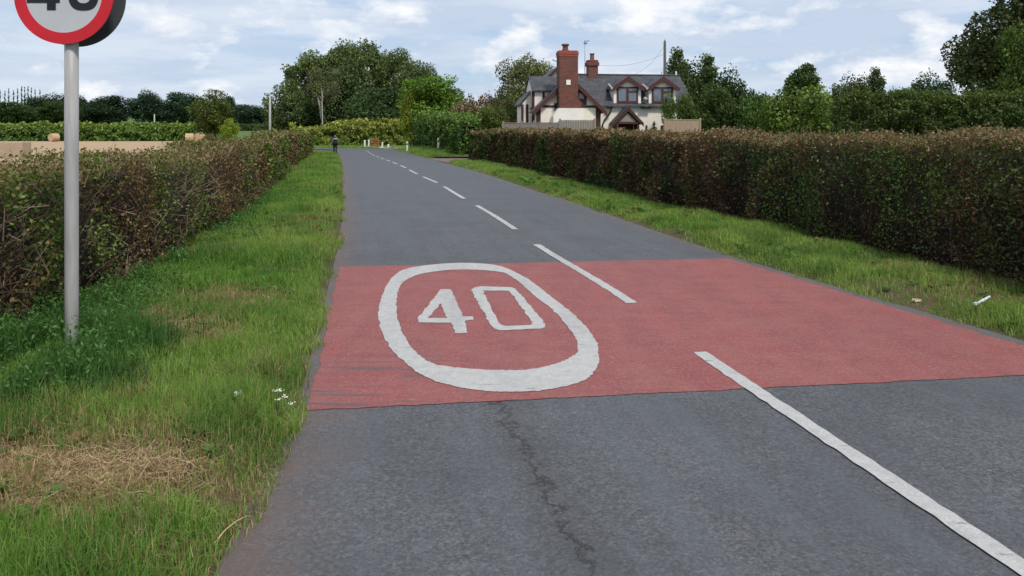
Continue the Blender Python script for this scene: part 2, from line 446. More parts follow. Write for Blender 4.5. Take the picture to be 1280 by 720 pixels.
# ------------------------------------------------------------------ ground
def axis(lo, hi, mid, n1):
    a = np.linspace(-1, 1, n1); return None
gx = np.concatenate([-np.geomspace(1400, 62, 26), np.arange(-60, 61, 3.), np.geomspace(62, 1400, 26)])
gy = np.concatenate([[-60, -30, -12], np.arange(-8, 130, 2.), np.arange(130, 320, 5.), np.geomspace(325, 2200, 22)])
XX, YY = np.meshgrid(gx, gy)
ZZ = T(XX, YY, False) - .06
gr = grid_mesh('ground', np.stack([XX, YY, ZZ], -1), M['ground']); tag(gr, kind='structure')

# stubble field beyond the left hedge
ys = np.concatenate([np.arange(-4, 150, 3.), [150]])
ts = np.linspace(0, 1, 40)
x0 = -.235 * np.minimum(ys, 100) - 9.0
x1 = np.full_like(ys, -190.)
XS = x0[:, None] + (x1 - x0)[:, None] * ts[None] ** 1.5
YS = np.repeat(ys[:, None], 40, 1)
XS = np.where(YS > 90, np.minimum(XS, -30 - (YS - 90) * .40), XS)
sf = grid_mesh('stubble_field', np.stack([XS, YS, T(XS, YS) + .03], -1), M['stubble']); tag(sf, kind='structure')

# road (main run with the bend to the left at its far end)
ry = np.concatenate([np.arange(-6, 14, .5), np.arange(14, 92, 1.)])
nu = 14
l = np.stack([EL(ry), ry], -1); r_ = np.stack([ER(ry), ry], -1)
bendL = np.array([(-21.0, 95), (-22.2, 97.5), (-24.5, 99.6), (-28, 101), (-36, 102.2), (-60, 104)])
bendR = np.array([(-14.4, 97), (-16, 101), (-19.5, 105), (-25, 107.6), (-35, 109), (-60, 111)])
l = np.vstack([l, bendL]); r_ = np.vstack([r_, bendR])
u = np.linspace(0, 1, nu)
XY = l[:, None] + (r_ - l)[:, None] * u[None, :, None]
crown = .05 * (1 - (2 * u - 1) ** 2)
RZ0 = .012
Z = T(XY[..., 0], XY[..., 1]) + RZ0 + 0 * crown[None]
wid = np.linalg.norm(r_ - l, axis=1)
uvu = u[None] * np.full_like(wid, 5.6)[:, None]
uvv = np.repeat(np.concatenate([[0], np.cumsum(np.linalg.norm(np.diff(l, axis=0), axis=1))])[:, None], nu, 1)
road = grid_mesh('road', np.dstack([XY, Z]), M['road'], np.stack([uvu, uvv], -1)); tag(road, kind='structure')

def rz(x, y, k=1):
    return float(T(x, y)) + RZ0 + .004 * k
def paint_poly(name, polys, mat, k, parent=road):
    """flat painted shapes; polys = list of (outer, holes) in plan"""
    bm = bmesh.new()
    for loops in polys:
        vs = [Vector((x, y, 0)) for lp in loops for x, y in lp]
        bv = [bm.verts.new((v.x, v.y, rz(v.x, v.y, k))) for v in vs]
        for t in geometry.tessellate_polygon([[Vector((x, y, 0)) for x, y in lp] for lp in loops]):
            try: bm.faces.new([bv[i] for i in t])
            except ValueError: pass
    bmesh.ops.recalc_face_normals(bm, faces=bm.faces[:])
    for f in bm.faces:
        if f.normal.z < 0: f.normal_flip()
    me = bpy.data.meshes.new(name); bm.to_mesh(me); bm.free()
    return link(name, me, mat, parent)

def rough_line(a, b, step=.06, amp=.006):
    a, b = np.array(a), np.array(b); n = max(2, int(np.linalg.norm(b - a) / step))
    t = np.linspace(0, 1, n, endpoint=False)[:, None]
    p = a + (b - a) * t
    p[1:] += RNG.normal(0, amp, (n - 1, 2)); return p.tolist()
def rough_poly(pts, step=.06, amp=.006):
    out = []
    for a, b in zip(pts, pts[1:] + pts[:1]): out += rough_line(a, b, step, amp)
    return out

# red band
ra = []
for yy in np.linspace(4.87, 10.1, 40): ra.append((float(EL(yy)) + .08 + RNG.normal(0, .012), float(yy)))
tl, tr = (float(EL(10.1)) + .08, 10.12), (float(ER(10.8)) - .04, 10.80)
br, bl = (float(ER(5.68)) - .10, 5.68), (float(EL(4.87)) + .08, 4.87)
right = []
for yy in np.linspace(10.8, 5.68, 40): right.append((float(ER(yy)) - .15 + RNG.normal(0, .012), float(yy)))
poly = ra + rough_line(tl, right[0], .08, .006) + right + rough_line(right[-1], ra[0], .08, .006)
paint_poly('red_surface', [[poly]], M['red'], 1)['label'] = 'worn red anti-skid band across the road'

def gpts(pl): return [tuple(G(x, y)[:2]) for x, y in pl]
def zoompts(pl): return gpts([(360 + x / 2.902, 300 + y / 2.902) for x, y in pl])
outer = [(430,110),(520,95),(640,88),(760,98),(850,135),(940,200),(1050,290),(1115,370),(1126,415),(1125,460),(1080,515),(960,550),(800,562),(640,548),(520,515),(430,460),(360,380),(328,290),(340,210),(380,140)]
inner = [(430,150),(500,125),(620,113),(760,120),(820,145),(890,205),(980,280),(1040,360),(1050,395),(1045,420),(980,455),(860,480),(720,480),(600,470),(520,455),(450,400),(410,330),(393,260),(400,190)]
def smooth_closed(pts, n):
    p = np.array(pts); k = len(p); out = []
    for i in range(k):
        a, b, c, d = p[i-1], p[i], p[(i+1) % k], p[(i+2) % k]
        for t in np.linspace(0, 1, n, endpoint=False):
            out.append(.5 * ((2*b) + (c-a)*t + (2*a-5*b+4*c-d)*t*t + (3*b-a-3*c+d)*t**3))
    return np.array(out)
oo = smooth_closed(zoompts(outer), 12); ii = smooth_closed(zoompts(inner), 12)
oo += RNG.normal(0, .0045, oo.shape); ii += RNG.normal(0, .0045, ii.shape)
paint_poly('painted_ring', [[oo.tolist(), ii[::-1].tolist()]], M['paint'], 2)
four = [(555,185),(590,185),(636,285),(670,285),(672,297),(642,301),(652,345),(606,347),(594,308),(474,307),(470,290)]
fh = [(553,238),(578,291),(508,291)]
zero = [(665,188),(676,178),(700,174),(812,178),(826,184),(934,312),(934,322),(915,330),(770,336),(750,330),(735,316)]
zh = [(706,190),(802,191),(888,306),(884,316),(790,320),(772,314),(762,304)]
paint_poly('painted_digit', [[rough_poly(zoompts(four), .05, .004), rough_poly(zoompts(fh), .05, .004)[::-1]]], M['paint'], 2)
paint_poly('painted_digit', [[rough_poly(zoompts(zero), .05, .006), rough_poly(zoompts(zh), .05, .006)[::-1]]], M['paint'], 2)

dashes = [(2.05, 6.16), (7.94, 12.14), (14.05, 18.7), (20.7, 25.4), (27.4, 31.2)]
y = 33.3
while y < 92: dashes.append((y, y + 3.9)); y += 6.0
for a, b in dashes:
    yy = np.linspace(a, b, max(3, int((b - a) / (.08 if a < 20 else .5))))
    h = .058 if a > 20 else .054
    dx = np.gradient(CL(yy), yy); nx = 1 / np.sqrt(1 + dx**2); ny = -dx * nx
    jl = RNG.normal(0, .004 if a < 20 else 0, len(yy)); jr = RNG.normal(0, .004 if a < 20 else 0, len(yy))
    left = np.stack([CL(yy) - nx * (h + jl), yy - ny * (h + jl)], -1); rgt = np.stack([CL(yy) + nx * (h + jr), yy + ny * (h + jr)], -1)
    paint_poly('centre_dash', [[left.tolist() + rgt[::-1].tolist()]], M['paint'], 2)

# pale side lane, drive
def sheet(name, pts, mat, dz):
    bm = bmesh.new()
    vs = [bm.verts.new((x, y, float(T(x, y)) + dz)) for x, y in pts]; bm.faces.new(vs)
    bmesh.ops.triangulate(bm, faces=bm.faces[:]); me = bpy.data.meshes.new(name); bm.to_mesh(me); bm.free()
    o = link(name, me, mat); return tag(o, kind='structure')
sheet('side_lane', [(-14.6, 98), (-13.2, 99.5), (-12, 104), (-13.5, 110), (-20, 115.5), (-21.5, 113), (-17.5, 107), (-16.2, 101.4)], M['paletar'], .004)
sheet('driveway', [(-3.6, 46.5), (-1.2, 48.6), (3, 58.8), (6, 66), (2.5, 67), (-.6, 61.2), (-4.2, 60.0), (-6.5, 60.2)], M['drive'], .02)

# verges
def verge_strip(name, y0, y1, edge, far, nu, step=.25):
    yy = np.arange(y0, y1, step); t = np.linspace(0, 1, nu)
    e, f = edge(yy), far(yy)
    X = e[:, None] + (f - e)[:, None] * t[None]; Y = np.repeat(yy[:, None], nu, 1)
    P3 = np.stack([X.ravel(), Y.ravel(), 0 * X.ravel()], -1)
    nz = vnoise(P3, .9, 3) * .10 + vnoise(P3, 3.5, 4) * .035
    up = ss(0, .12, np.repeat(t[None], len(yy), 0))
    Z = T(X, Y) + .0 + up * (.02 + nz.reshape(X.shape))
    o = grid_mesh(name, np.stack([X, Y, Z], -1), M['verge']); tag(o, kind='structure')
    return o
def verge_z(X, Y, t):
    P3 = np.stack([X, Y, 0 * X], -1)
    return T(X, Y) + ss(0, .12, t) * (.02 + vnoise(P3, .9, 3) * .10 + vnoise(P3, 3.5, 4) * .035)
LW = lambda Y: HL(Y) - 1.6
RW = lambda Y: HR(Y) + 1.6
verge_strip('verge', -6, 88, EL, lambda Y: np.where(Y < 78, LW(np.minimum(Y, 78)), EL(Y) - 4.5), 22)
verge_strip('verge', -6, 47, ER, RW, 18)
DH = lambda Y: ER(Y) + 1.9 + .0 * Y
verge_strip('verge', 60.5, 97, ER, lambda Y: ER(Y) + 6, 14)

# ------------------------------------------------------------------ grass
def blades(name, X, Y, Z, L, W, C, label_kind='stuff', lean=.45):
    n = len(X); rng = RNG
    base = np.stack([X, Y, Z], -1)
    a = rng.uniform(0, 2*np.pi, n); side = np.stack([np.cos(a), np.sin(a), 0*a], -1)
    b = rng.uniform(0, 2*np.pi, n); ld = np.stack([np.cos(b), np.sin(b), 0*b], -1)
    ln = np.abs(rng.normal(0, lean, n))[:, None]
    up = np.array([0, 0, 1.])
    mid = base + (up * .55 + ld * ln * .28) * L[:, None]
    tip = base + (up * np.maximum(1 - ln * .55, .12) + ld * ln * 1.0) * L[:, None]
    w = W[:, None] * .5
    V = np.stack([base - side*w, base + side*w, mid + side*w*.8, mid - side*w*.8, tip], 1).reshape(-1, 3)
    k = np.arange(n)[:, None] * 5
    q = k + np.array([[0, 1, 2, 3, 3, 2, 4]])
    sizes = np.tile([4, 3], n)
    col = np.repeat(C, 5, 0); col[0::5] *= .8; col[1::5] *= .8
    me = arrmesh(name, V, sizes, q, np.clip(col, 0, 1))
    o = link(name, me, M['grass']); tag(o, kind='stuff'); return o

DRY = []   # (x, y, radius, strength) of dried mown clumps on the left verge
for px, py, r, s in ((95, 612, .52, 1.), (185, 615, .34, .9), (30, 600, .38, .9), (120, 645, .3, .8), (215, 425, .28, .8), (180, 410, .25, .7), (290, 382, .35, .6), (255, 440, .25, .6),
                     (330, 300, .5, .45), (395, 285, .45, .5), (400, 300, .5, .5), (310, 395, .3, .5), (170, 510, .25, .5), (215, 585, .2, .7),
                     (1255, 385, .35, .7), (1190, 350, .3, .6), (1210, 372, .3, .5), (900, 300, .25, .4), (1120, 345, .3, .4)):
    g = G(px, py); DRY.append((g.x, g.y, r, s))
def dryness(X, Y):
    d = np.zeros_like(X); P3 = np.stack([X, Y, 0*X], -1)
    wob = .6 + .9 * vnoise(P3, 3, 11)
    for x, y, r, s in DRY:
        d = np.maximum(d, s * np.exp(-(((X-x)/1.25)**2 + (Y-y)**2) / (r*wob)**2 * .8))
    return d

G1, G2, G3 = np.array([.142, .285, .042]), np.array([.275, .385, .084]), np.array([.078, .175, .028])
STRAW, BROWN = np.array([.50, .37, .20]), np.array([.26, .17, .09])
def grass_zone(name, edge, far, y0, y1, dens, Lr, seed, gmul=1., over=.10, stretch=1.):
    rng = RNG
    step = 1.0; Xs, Ys, Ts = [], [], []
    yy = y0
    while yy < y1:
        h = min(max(.5, yy * .06), y1 - yy)
        yc = yy + h/2; w = abs(float(far(yc)) - float(edge(yc)))
        d = max(yc, 2.5)
        n = int(w * h * dens * min(1., (5. / d) ** 1.35))
        Y = rng.uniform(yy, yy+h, n); t = rng.uniform(-over / w, 1, n)
        Xs.append(edge(Y) + (far(Y) - edge(Y)) * t); Ys.append(Y); Ts.append(t); yy += h
    X, Y, t = map(np.concatenate, (Xs, Ys, Ts))
    w = np.abs(far(Y) - edge(Y)); m = t * w      # metres from the tarmac
    P3 = np.stack([X, Y, 0*X], -1)
    # ragged edge: thin out and shorten the first few centimetres
    keep = (m + .30 * (vnoise(P3, 1.6, 21) - .40) + .14 * (vnoise(P3, 6, 22) - .5) + .10 * (1 - ss(3.3, 4.2, Y)) - .03) > rng.uniform(-.02, .12, len(X))
    dr = dryness(X, Y)
    keep &= rng.uniform(0, 1, len(X)) > np.maximum(dr * .55, .75 * ss(.66, .80, vnoise(P3, 1.5, 28)))
    X, Y, t, m, dr, P3 = X[keep], Y[keep], t[keep], m[keep], dr[keep], P3[keep]
    n = len(X)
    sc = np.maximum(1., (np.maximum(Y, 3) / 6.) ** .75)
    tus = vnoise(P3, 1.3, 23); tus2 = vnoise(P3, 4.5, 24)
    L = rng.uniform(*Lr, n) * (.45 + .75 * tus + .5 * tus2) * np.minimum(sc, 1.5)
    L *= (.6 + .4 * ss(0, .25, m)) * (1 - .45 * ss(.7, 1, t)) * (1 - .30 * ss(5.5, 9, Y)) * (1 - .55 * dr)
    L *= 1 - .72 * np.exp(-(((X + 3.20) / .35)**2 + ((Y - 5.6) / .5)**2))       # trodden short in front of the sign pole
    W = rng.uniform(.0026, .0058, n) * sc
    mixn = np.clip(vnoise(P3, .7, 25) * 1.5 - .3 + rng.normal(0, .22, n), 0, 1)[:, None]
    C = G1 * (1 - mixn) + G2 * mixn
    dk = np.clip(vnoise(P3, 1.9, 26) * 2.8 - 1.35 + rng.normal(0, .15, n), 0, 1)[:, None]
    C = C * (1 - dk * .7) + G3 * dk * .7
    # straw coloured dead blades
    pd = np.clip(.025 + .95 * dr + .16 * ss(.66, .8, vnoise(P3, 1.1, 27)) + .18 * np.exp(-np.abs(m) / .12), 0, .97)
    isd = rng.uniform(0, 1, n) < pd
    sc_ = rng.uniform(.55, 1.15, (n, 1)); br_ = rng.uniform(0, 1, (n, 1)) ** 1.6
    C = np.where(isd[:, None], (STRAW * (1 - br_) + BROWN * br_) * sc_, C * rng.uniform(.75, 1.2, (n, 1)))
    Z = verge_z(X, Y, np.clip(t * 2.3 / 3.9, 0, 1)) - .006
    o = blades(name, X, Y, Z, L, W, C * gmul, lean=.55)
    return o
grass_zone('grass', EL, lambda Y: HL(Y) - .3, 1.6, 77, 13000, (.07, .20), 1)
grass_zone('grass', ER, lambda Y: HR(Y) + .4, 4.5, 47.5, 9500, (.07, .16), 2)
grass_zone('grass', ER, lambda Y: ER(Y) + 5, 60.8, 96, 12000, (.10, .2), 3)
# rough grass past the end of the left hedge and the bank across the junction
def patch_grass(xr, yr, n, Lr, wmul):
    X = RNG.uniform(*xr, n); Y = RNG.uniform(*yr, n)
    P3 = np.stack([X, Y, 0*X], -1); mx = vnoise(P3, .4, 31)[:, None]
    C = (G1 * (1-mx) + G2 * mx) * RNG.uniform(.8, 1.3, (n, 1))
    blades('grass', X, Y, T(X, Y) - .02, RNG.uniform(*Lr, n), RNG.uniform(.03, .06, n) * wmul, C)
patch_grass((-34, -12.5), (110.5, 118), 9000, (.15, .4), 1)

# dried mown straw lying on the left verge
n = 17000
k = RNG.integers(0, 13, n); D = np.array(DRY)
rr = np.abs(RNG.normal(0, .62, n)) * D[k, 2]; aa = RNG.uniform(0, 2*np.pi, n)
X = D[k, 0] + rr*np.cos(aa) * 1.3; Y = D[k, 1] + rr*np.sin(aa)
ok = (RNG.uniform(0, 1, n) < D[k, 3]) & (X < EL(Y) - .2); X, Y, k = X[ok], Y[ok], k[ok]; n = len(X)
tt = np.clip((X - EL(Y)) / (LW(Y) - EL(Y)), 0, 1)
Zs = verge_z(X, Y, tt) + .012 + np.abs(RNG.normal(0, .018, n))
yaw = RNG.uniform(0, 2*np.pi, n); pit = RNG.normal(0, .28, n); Ls = RNG.uniform(.03, .15, n); Ws = RNG.uniform(.0014, .0036, n)
d = np.stack([np.cos(yaw)*np.cos(pit), np.sin(yaw)*np.cos(pit), np.sin(pit)], -1)
s = np.stack([-np.sin(yaw), np.cos(yaw), RNG.normal(0, .4, n)], -1)
B = np.stack([X, Y, Zs], -1)
V = np.stack([B - d*Ls[:, None]/2 - s*Ws[:, None]/2, B - d*Ls[:, None]/2 + s*Ws[:, None]/2, B + d*Ls[:, None]/2 + s*Ws[:, None]/2, B + d*Ls[:, None]/2 - s*Ws[:, None]/2], 1).reshape(-1, 3)
q = np.arange(4*n).reshape(n, 4)
br_ = RNG.uniform(0, 1, (n, 1)) ** 1.4
C = (np.array([.56, .42, .24]) * (1-br_) + np.array([.28, .19, .11]) * br_)
o = link('dry_cuttings', arrmesh('dry_cuttings', V, np.full(n, 4), q, np.repeat(C, 4, 0)), M['grass']); tag(o, kind='stuff')

def unit(v): return v / np.maximum(np.linalg.norm(v, axis=1, keepdims=True), 1e-9)
def cards(Pt, size, rng, out=None, obias=.0, asp=.6):
    n = len(Pt); a = unit(rng.normal(0, 1, (n, 3)))
    nr = rng.normal(0, 1, (n, 3))
    if out is not None: nr = nr * (1 - obias) + out * obias * 2.0
    b = unit(np.cross(nr, a)); nn = unit(np.cross(a, b))
    s = np.asarray(size).reshape(-1, 1)
    fold = nn * s * .12
    V = np.stack([Pt - a*s*.5, Pt + b*s*asp*.5 + fold, Pt + a*s*.5, Pt - b*s*asp*.5 + fold], 1).reshape(-1, 3)
    return V, np.arange(4*n).reshape(n, 4)
def ribbons(A, B, w, rng):
    n = len(A); d = unit(B - A); s = unit(np.cross(d, rng.normal(0, 1, (n, 3)))) * np.asarray(w).reshape(-1, 1) * .5
    V = np.stack([A - s, A + s, B + s*.5, B - s*.5], 1).reshape(-1, 3)
    return V, np.arange(4*n).reshape(n, 4)

def rosettes(n, xf, y0, y1):
    rng = np.random.default_rng(31); V, C, k0 = [], [], 0
    Y = y0 + (y1 - y0) * rng.uniform(0, 1, n) ** 1.8; X, tt = xf(Y, rng)
    for x, y, t in zip(X, Y, tt):
        m = rng.integers(5, 10); z = float(verge_z(np.array([x]), np.array([y]), np.array([t]))[0]) + .03
        R0 = rng.uniform(.04, .10) * max(1, y / 9); hue = rng.uniform(.7, 1.4); br = rng.uniform(0, 1) < .15
        for j in range(m):
            a = 6.283 * j / m + rng.normal(0, .3); L = R0 * rng.uniform(.6, 1.2); w = L * rng.uniform(.22, .36); e = rng.uniform(.1, .8)
            d = np.array([math.cos(a), math.sin(a), e]); sd_ = np.array([-math.sin(a), math.cos(a), 0])
            b = np.array([x, y, z]); V += [b, b + d*L*.55 - sd_*w, b + d*L*np.array([1, 1, .7]), b + d*L*.55 + sd_*w]
            c = np.array([.16, .10, .045]) if br else np.array([.085, .165, .035]); C += [c * hue * rng.uniform(.8, 1.2)] * 4
    V = np.array(V); o = link('broadleaf_weeds', arrmesh('broadleaf_weeds', V, np.full(len(V)//4, 4), np.arange(len(V)).reshape(-1, 4), np.array(C)), M['grass']); tag(o, kind='stuff')
def wl(Y, rng):
    t = rng.uniform(.12, .95, len(Y)); return EL(Y) + (HL(Y) - EL(Y)) * t, t * .6
def wr(Y, rng):
    t = rng.uniform(.12, .95, len(Y)); return ER(Y) + (HR(Y) - ER(Y)) * t, t * .6
rosettes(420, wl, 2.6, 24); rosettes(260, wr, 5.5, 28)

def palette(rng, n, cols, wts):
    c = np.array(cols); k = rng.choice(len(c), n, p=np.array(wts) / np.sum(wts))
    return c[k] * rng.uniform(.7, 1.3, (n, 1))

def hedge(name, label, path, width, hfun, side, n, leaf, colfun, twigs, seed, zlow=.0, rough=.13, bare=.0, parentcat='hedge', dens_pow=1.25, gap=None, topjit=.022, leafk=.0032, cmul=1.6, twigc=1.):
    """path: foot line on the road side (k,2); body lies to the side (+1 = +normal) of it"""
    rng = np.random.default_rng(seed)
    path = np.array(path, float); seg = np.diff(path, axis=0); sl = np.linalg.norm(seg, axis=1); cum = np.concatenate([[0], np.cumsum(sl)])
    tot = cum[-1]
    def at(s):
        x = np.interp(s, cum, path[:, 0]); y = np.interp(s, cum, path[:, 1])
        i = np.clip(np.searchsorted(cum, s) - 1, 0, len(sl) - 1); d = seg[i] / sl[i][:, None]
        return x, y, d
    root = empty(name, (*path[0], 0), 0, label, 'hedge'); root_loc = np.array([path[0, 0], path[0, 1], 0])
    sg = np.linspace(0, tot, 800); gxx, gyy, _ = at(sg); w = 1 / np.maximum(np.hypot(gxx, gyy), 5) ** dens_pow
    cdf = np.concatenate([[0], np.cumsum((w[1:] + w[:-1]) / 2)]); cdf /= cdf[-1]
    def body(m, inward):
        s = np.interp(rng.uniform(0, 1, m), cdf, sg)
        x, y, d = at(s); nrm = np.stack([-d[:, 1], d[:, 0]], -1) * side      # pointing into the hedge
        H = hfun(y)
        f = rng.uniform(0, 1, m); end = rng.uniform(0, 1, m)
        a = np.empty(m); z = np.empty(m); out = np.zeros((m, 3))
        fr, tp, bk = f < .56, (f >= .56) & (f < .88), f >= .88
        dep = np.abs(rng.normal(0, inward, m))
        zz = rng.uniform(zlow, 1, m) ** .9 * H
        batter = .10 * width * (zz / H)
        a[fr] = (dep + batter)[fr]; z[fr] = zz[fr]; out[fr, :2] = -nrm[fr]
        a[bk] = (width - dep - batter)[bk]; z[bk] = zz[bk]; out[bk, :2] = nrm[bk]
        at_ = rng.uniform(.1, .9, m) * width; a[tp] = at_[tp]; z[tp] = (H - dep * .6)[tp]; out[tp, 2] = 1
        # rounded shoulders
        sh = np.clip((z - (H - .22)) / .22, 0, 1) ** 2 * .14
        a = np.where(fr, a + sh, np.where(bk, a - sh, a))
        cap = rng.uniform(0, 1, m) < .05
        ca = rng.uniform(.05, .95, m) * width; e0 = rng.uniform(0, 1, m) < .5
        se = np.where(e0, 0., tot); xe, ye, de = at(se); ne = np.stack([-de[:, 1], de[:, 0]], -1) * side
        x = np.where(cap, xe, x); y = np.where(cap, ye, y); d = np.where(cap[:, None], de, d); nrm = np.where(cap[:, None], ne, nrm)
        a = np.where(cap, ca, a); z = np.where(cap, zz, z); tp = tp & ~cap
        od = np.where(e0, -1., 1.)[:, None] * d
        out[cap] = 0; out[cap, :2] = od[cap]
        x = x - np.where(cap, od[:, 0] * dep, 0); y = y - np.where(cap, od[:, 1] * dep, 0)
        # ends closed and rounded: pull the last bit in
        q3 = np.stack([x + nrm[:, 0]*a, y + nrm[:, 1]*a, z], -1)
        bump = (vnoise(q3, 1.1, seed) - .5) * 2 * rough + (vnoise(q3, 3.5, seed + 1) - .5) * rough
        q3 += out * (bump * np.where(tp, .5, 1.))[:, None]
        q3[:, 2] = q3[:, 2] + T(q3[:, 0], q3[:, 1])
        z = np.clip(z, 0, None)
        return q3, out, z / H, tp, np.hypot(x, y), s
    # end caps: extra leaves on both ends come from the random spread of the body itself
    q3, out, zr, tp, dist, s = body(n, .09)
    if bare > 0:
        keep = rng.uniform(0, 1, n) > np.maximum(bare * (1 - ss(.0, .6, zr)), .8 * ss(.60, .72, vnoise(q3, 1.9, seed + 5)) * (zr < .9)); q3, out, zr, tp, dist = q3[keep], out[keep], zr[keep], tp[keep], dist[keep]
    m = len(q3)
    q3 += rng.normal(0, .03, (m, 3)); q3[:, 2] += np.where(tp, np.abs(rng.normal(0, topjit, m)), 0)
    size = leaf * rng.uniform(.6, 1.4, m) * np.maximum(1, dist * leafk / leaf)
    V, q = cards(q3, size, rng, out, .35)
    C = colfun(rng, q3, zr, tp) * cmul * np.array([1.0, 1.04, .80])
    o = link('foliage', arrmesh('foliage', V - root_loc, np.full(m, 4), q, np.repeat(np.clip(C, 0, 1), 4, 0)), M['leaf'], root)
    if twigs:
        q3, out, zr, tp, dist, s = body(twigs, .10)
        m = len(q3); dirv = unit(out * .5 + rng.normal(0, .6, (m, 3)) + np.array([0, 0, .7]))
        ln = rng.uniform(.10, .42, (m, 1)) * np.where(tp, .45, 1.)[:, None]; q3 -= out * np.where(tp, .03, .06)[:, None]
        V, q = ribbons(q3 - dirv*ln*.5, q3 + dirv*ln*.5, rng.uniform(.004, .011, m) * np.maximum(1, dist / 8), rng)
        top = ss(.9, 1, zr)[:, None]
        C = (np.array([.20, .135, .10]) * (1-top) + np.array([.36, .25, .17]) * top) * rng.uniform(.5, 1.5, (m, 1)) * twigc
        link('twigs', arrmesh('twigs', V - root_loc, np.full(m, 4), q, np.repeat(C, 4, 0)), M['leaf'], root)
    # woody core
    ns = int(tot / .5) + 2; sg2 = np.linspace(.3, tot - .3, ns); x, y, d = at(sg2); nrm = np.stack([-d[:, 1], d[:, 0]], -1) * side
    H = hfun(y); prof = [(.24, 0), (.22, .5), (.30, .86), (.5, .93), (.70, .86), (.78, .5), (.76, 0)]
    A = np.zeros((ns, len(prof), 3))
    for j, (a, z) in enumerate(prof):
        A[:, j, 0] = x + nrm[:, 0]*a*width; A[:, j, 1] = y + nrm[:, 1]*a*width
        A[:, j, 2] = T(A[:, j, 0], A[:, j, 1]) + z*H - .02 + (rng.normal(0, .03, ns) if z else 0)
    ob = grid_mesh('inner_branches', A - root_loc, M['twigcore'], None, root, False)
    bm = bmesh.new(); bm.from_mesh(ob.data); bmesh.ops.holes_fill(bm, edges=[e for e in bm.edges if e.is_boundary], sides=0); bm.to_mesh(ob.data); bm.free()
    return root

def cols_left(rng, q, zr, tp):
    n = len(q); p1 = vnoise(q, 1.0, 41); p2 = vnoise(q, 2.8, 42)
    g = palette(rng, n, [(.028, .046, .012), (.052, .082, .018), (.085, .118, .026), (.12, .125, .040)], [3, 4, 3, 1])
    b = palette(rng, n, [(.064, .040, .022), (.105, .062, .032), (.165, .105, .055), (.040, .029, .019)], [4, 4, 1.5, 3])
    f = np.clip((p1*.65 + p2*.35 - .5) * 4.2 + .34 + rng.normal(0, .25, n), 0, 1) > .5
    c = np.where(f[:, None], b, g)
    tan = (rng.uniform(0, 1, n) < np.where(tp, .38, 0) + .22 * ss(.88, 1, zr) + .03)
    return np.where(tan[:, None], palette(rng, n, [(.150, .112, .066), (.115, .088, .052), (.095, .085, .036)], [2, 3, 3]), c)
def cols_right(rng, q, zr, tp):
    n = len(q); p1 = vnoise(q, .7, 51); p2 = vnoise(q, 2.0, 52)
    g = palette(rng, n, [(.022, .034, .011), (.038, .056, .016), (.064, .088, .022)], [4, 4, 1.5])
    b = palette(rng, n, [(.056, .032, .019), (.092, .050, .028), (.034, .023, .015), (.135, .085, .050)], [4, 3, 3, 1])
    f = np.clip((p1*.65 + p2*.35 - .5) * 4.2 + .52 + rng.normal(0, .25, n), 0, 1) > .5
    gx = np.exp(-((q[:, 1] - 10.1)**2 / .9 + (q[:, 2] - 1.0)**2 / .7)) + .55 * np.exp(-(q[:, 1] - 13.2)**2 / .8)
    gx = np.minimum(gx, 1)             # the one clearly green bush in the hedge
    f &= rng.uniform(0, 1, n) > gx * .85
    g = g * (1 + gx[:, None] * np.array([1.1, 1.5, .9]))
    c = np.where(f[:, None], b, g)
    tan = (rng.uniform(0, 1, n) < np.where(tp, .60, 0) + .30 * ss(.9, 1, zr) + .015)
    return np.where(tan[:, None], palette(rng, n, [(.160, .108, .072), (.115, .078, .052), (.085, .060, .038)], [3, 3, 2]), c)
def cols_green(a, b, c, tops=None):
    def f(rng, q, zr, tp):
        n = len(q); p1 = vnoise(q, .45, 61)[:, None]
        base = palette(rng, n, [a, b, c], [3, 4, 2]) * (.6 + .8 * p1)
        if tops is not None:
            k = (rng.uniform(0, 1, n) < .25 + .55 * ss(.45, 1, zr)) ; base = np.where(k[:, None], palette(rng, n, tops, [1]*len(tops)), base)
        return base * 1.15
    return f

hl = lambda Y: 1.355 - .06 * ss(9, 20, Y) + .12 * ss(8, 18, Y) + .10*np.sin(Y*.9) * np.exp(-Y/30) + .28 * ss(22, 34, Y) + .10 * ss(45, 60, Y) + .22 * np.clip(ss(26, 32, Y) * 1, 0, 1) * 0
yl = np.concatenate([np.arange(-1, 76, 1.)])
hedge('hedge', 'long clipped brown and green hedge beside the stubble field, behind the round road sign',
      np.stack([HL(yl), yl], -1), 1.25, hl, +1, 150000, .038, cols_left, 15000, 11, bare=.5, rough=.26, cmul=1.75)
yr = np.arange(3, 57.5, 1.)
hr = lambda Y: 1.635 + .27 * ss(9, 57, Y)
hedge('hedge', 'long clipped reddish brown hedge with flat pale top, in front of the cottage',
      np.stack([HR(yr), yr], -1), 1.3, hr, -1, 170000, .036, cols_right, 15000, 12, bare=.55, rough=.25, cmul=1.75, twigc=np.array([.58, .46, .40]))

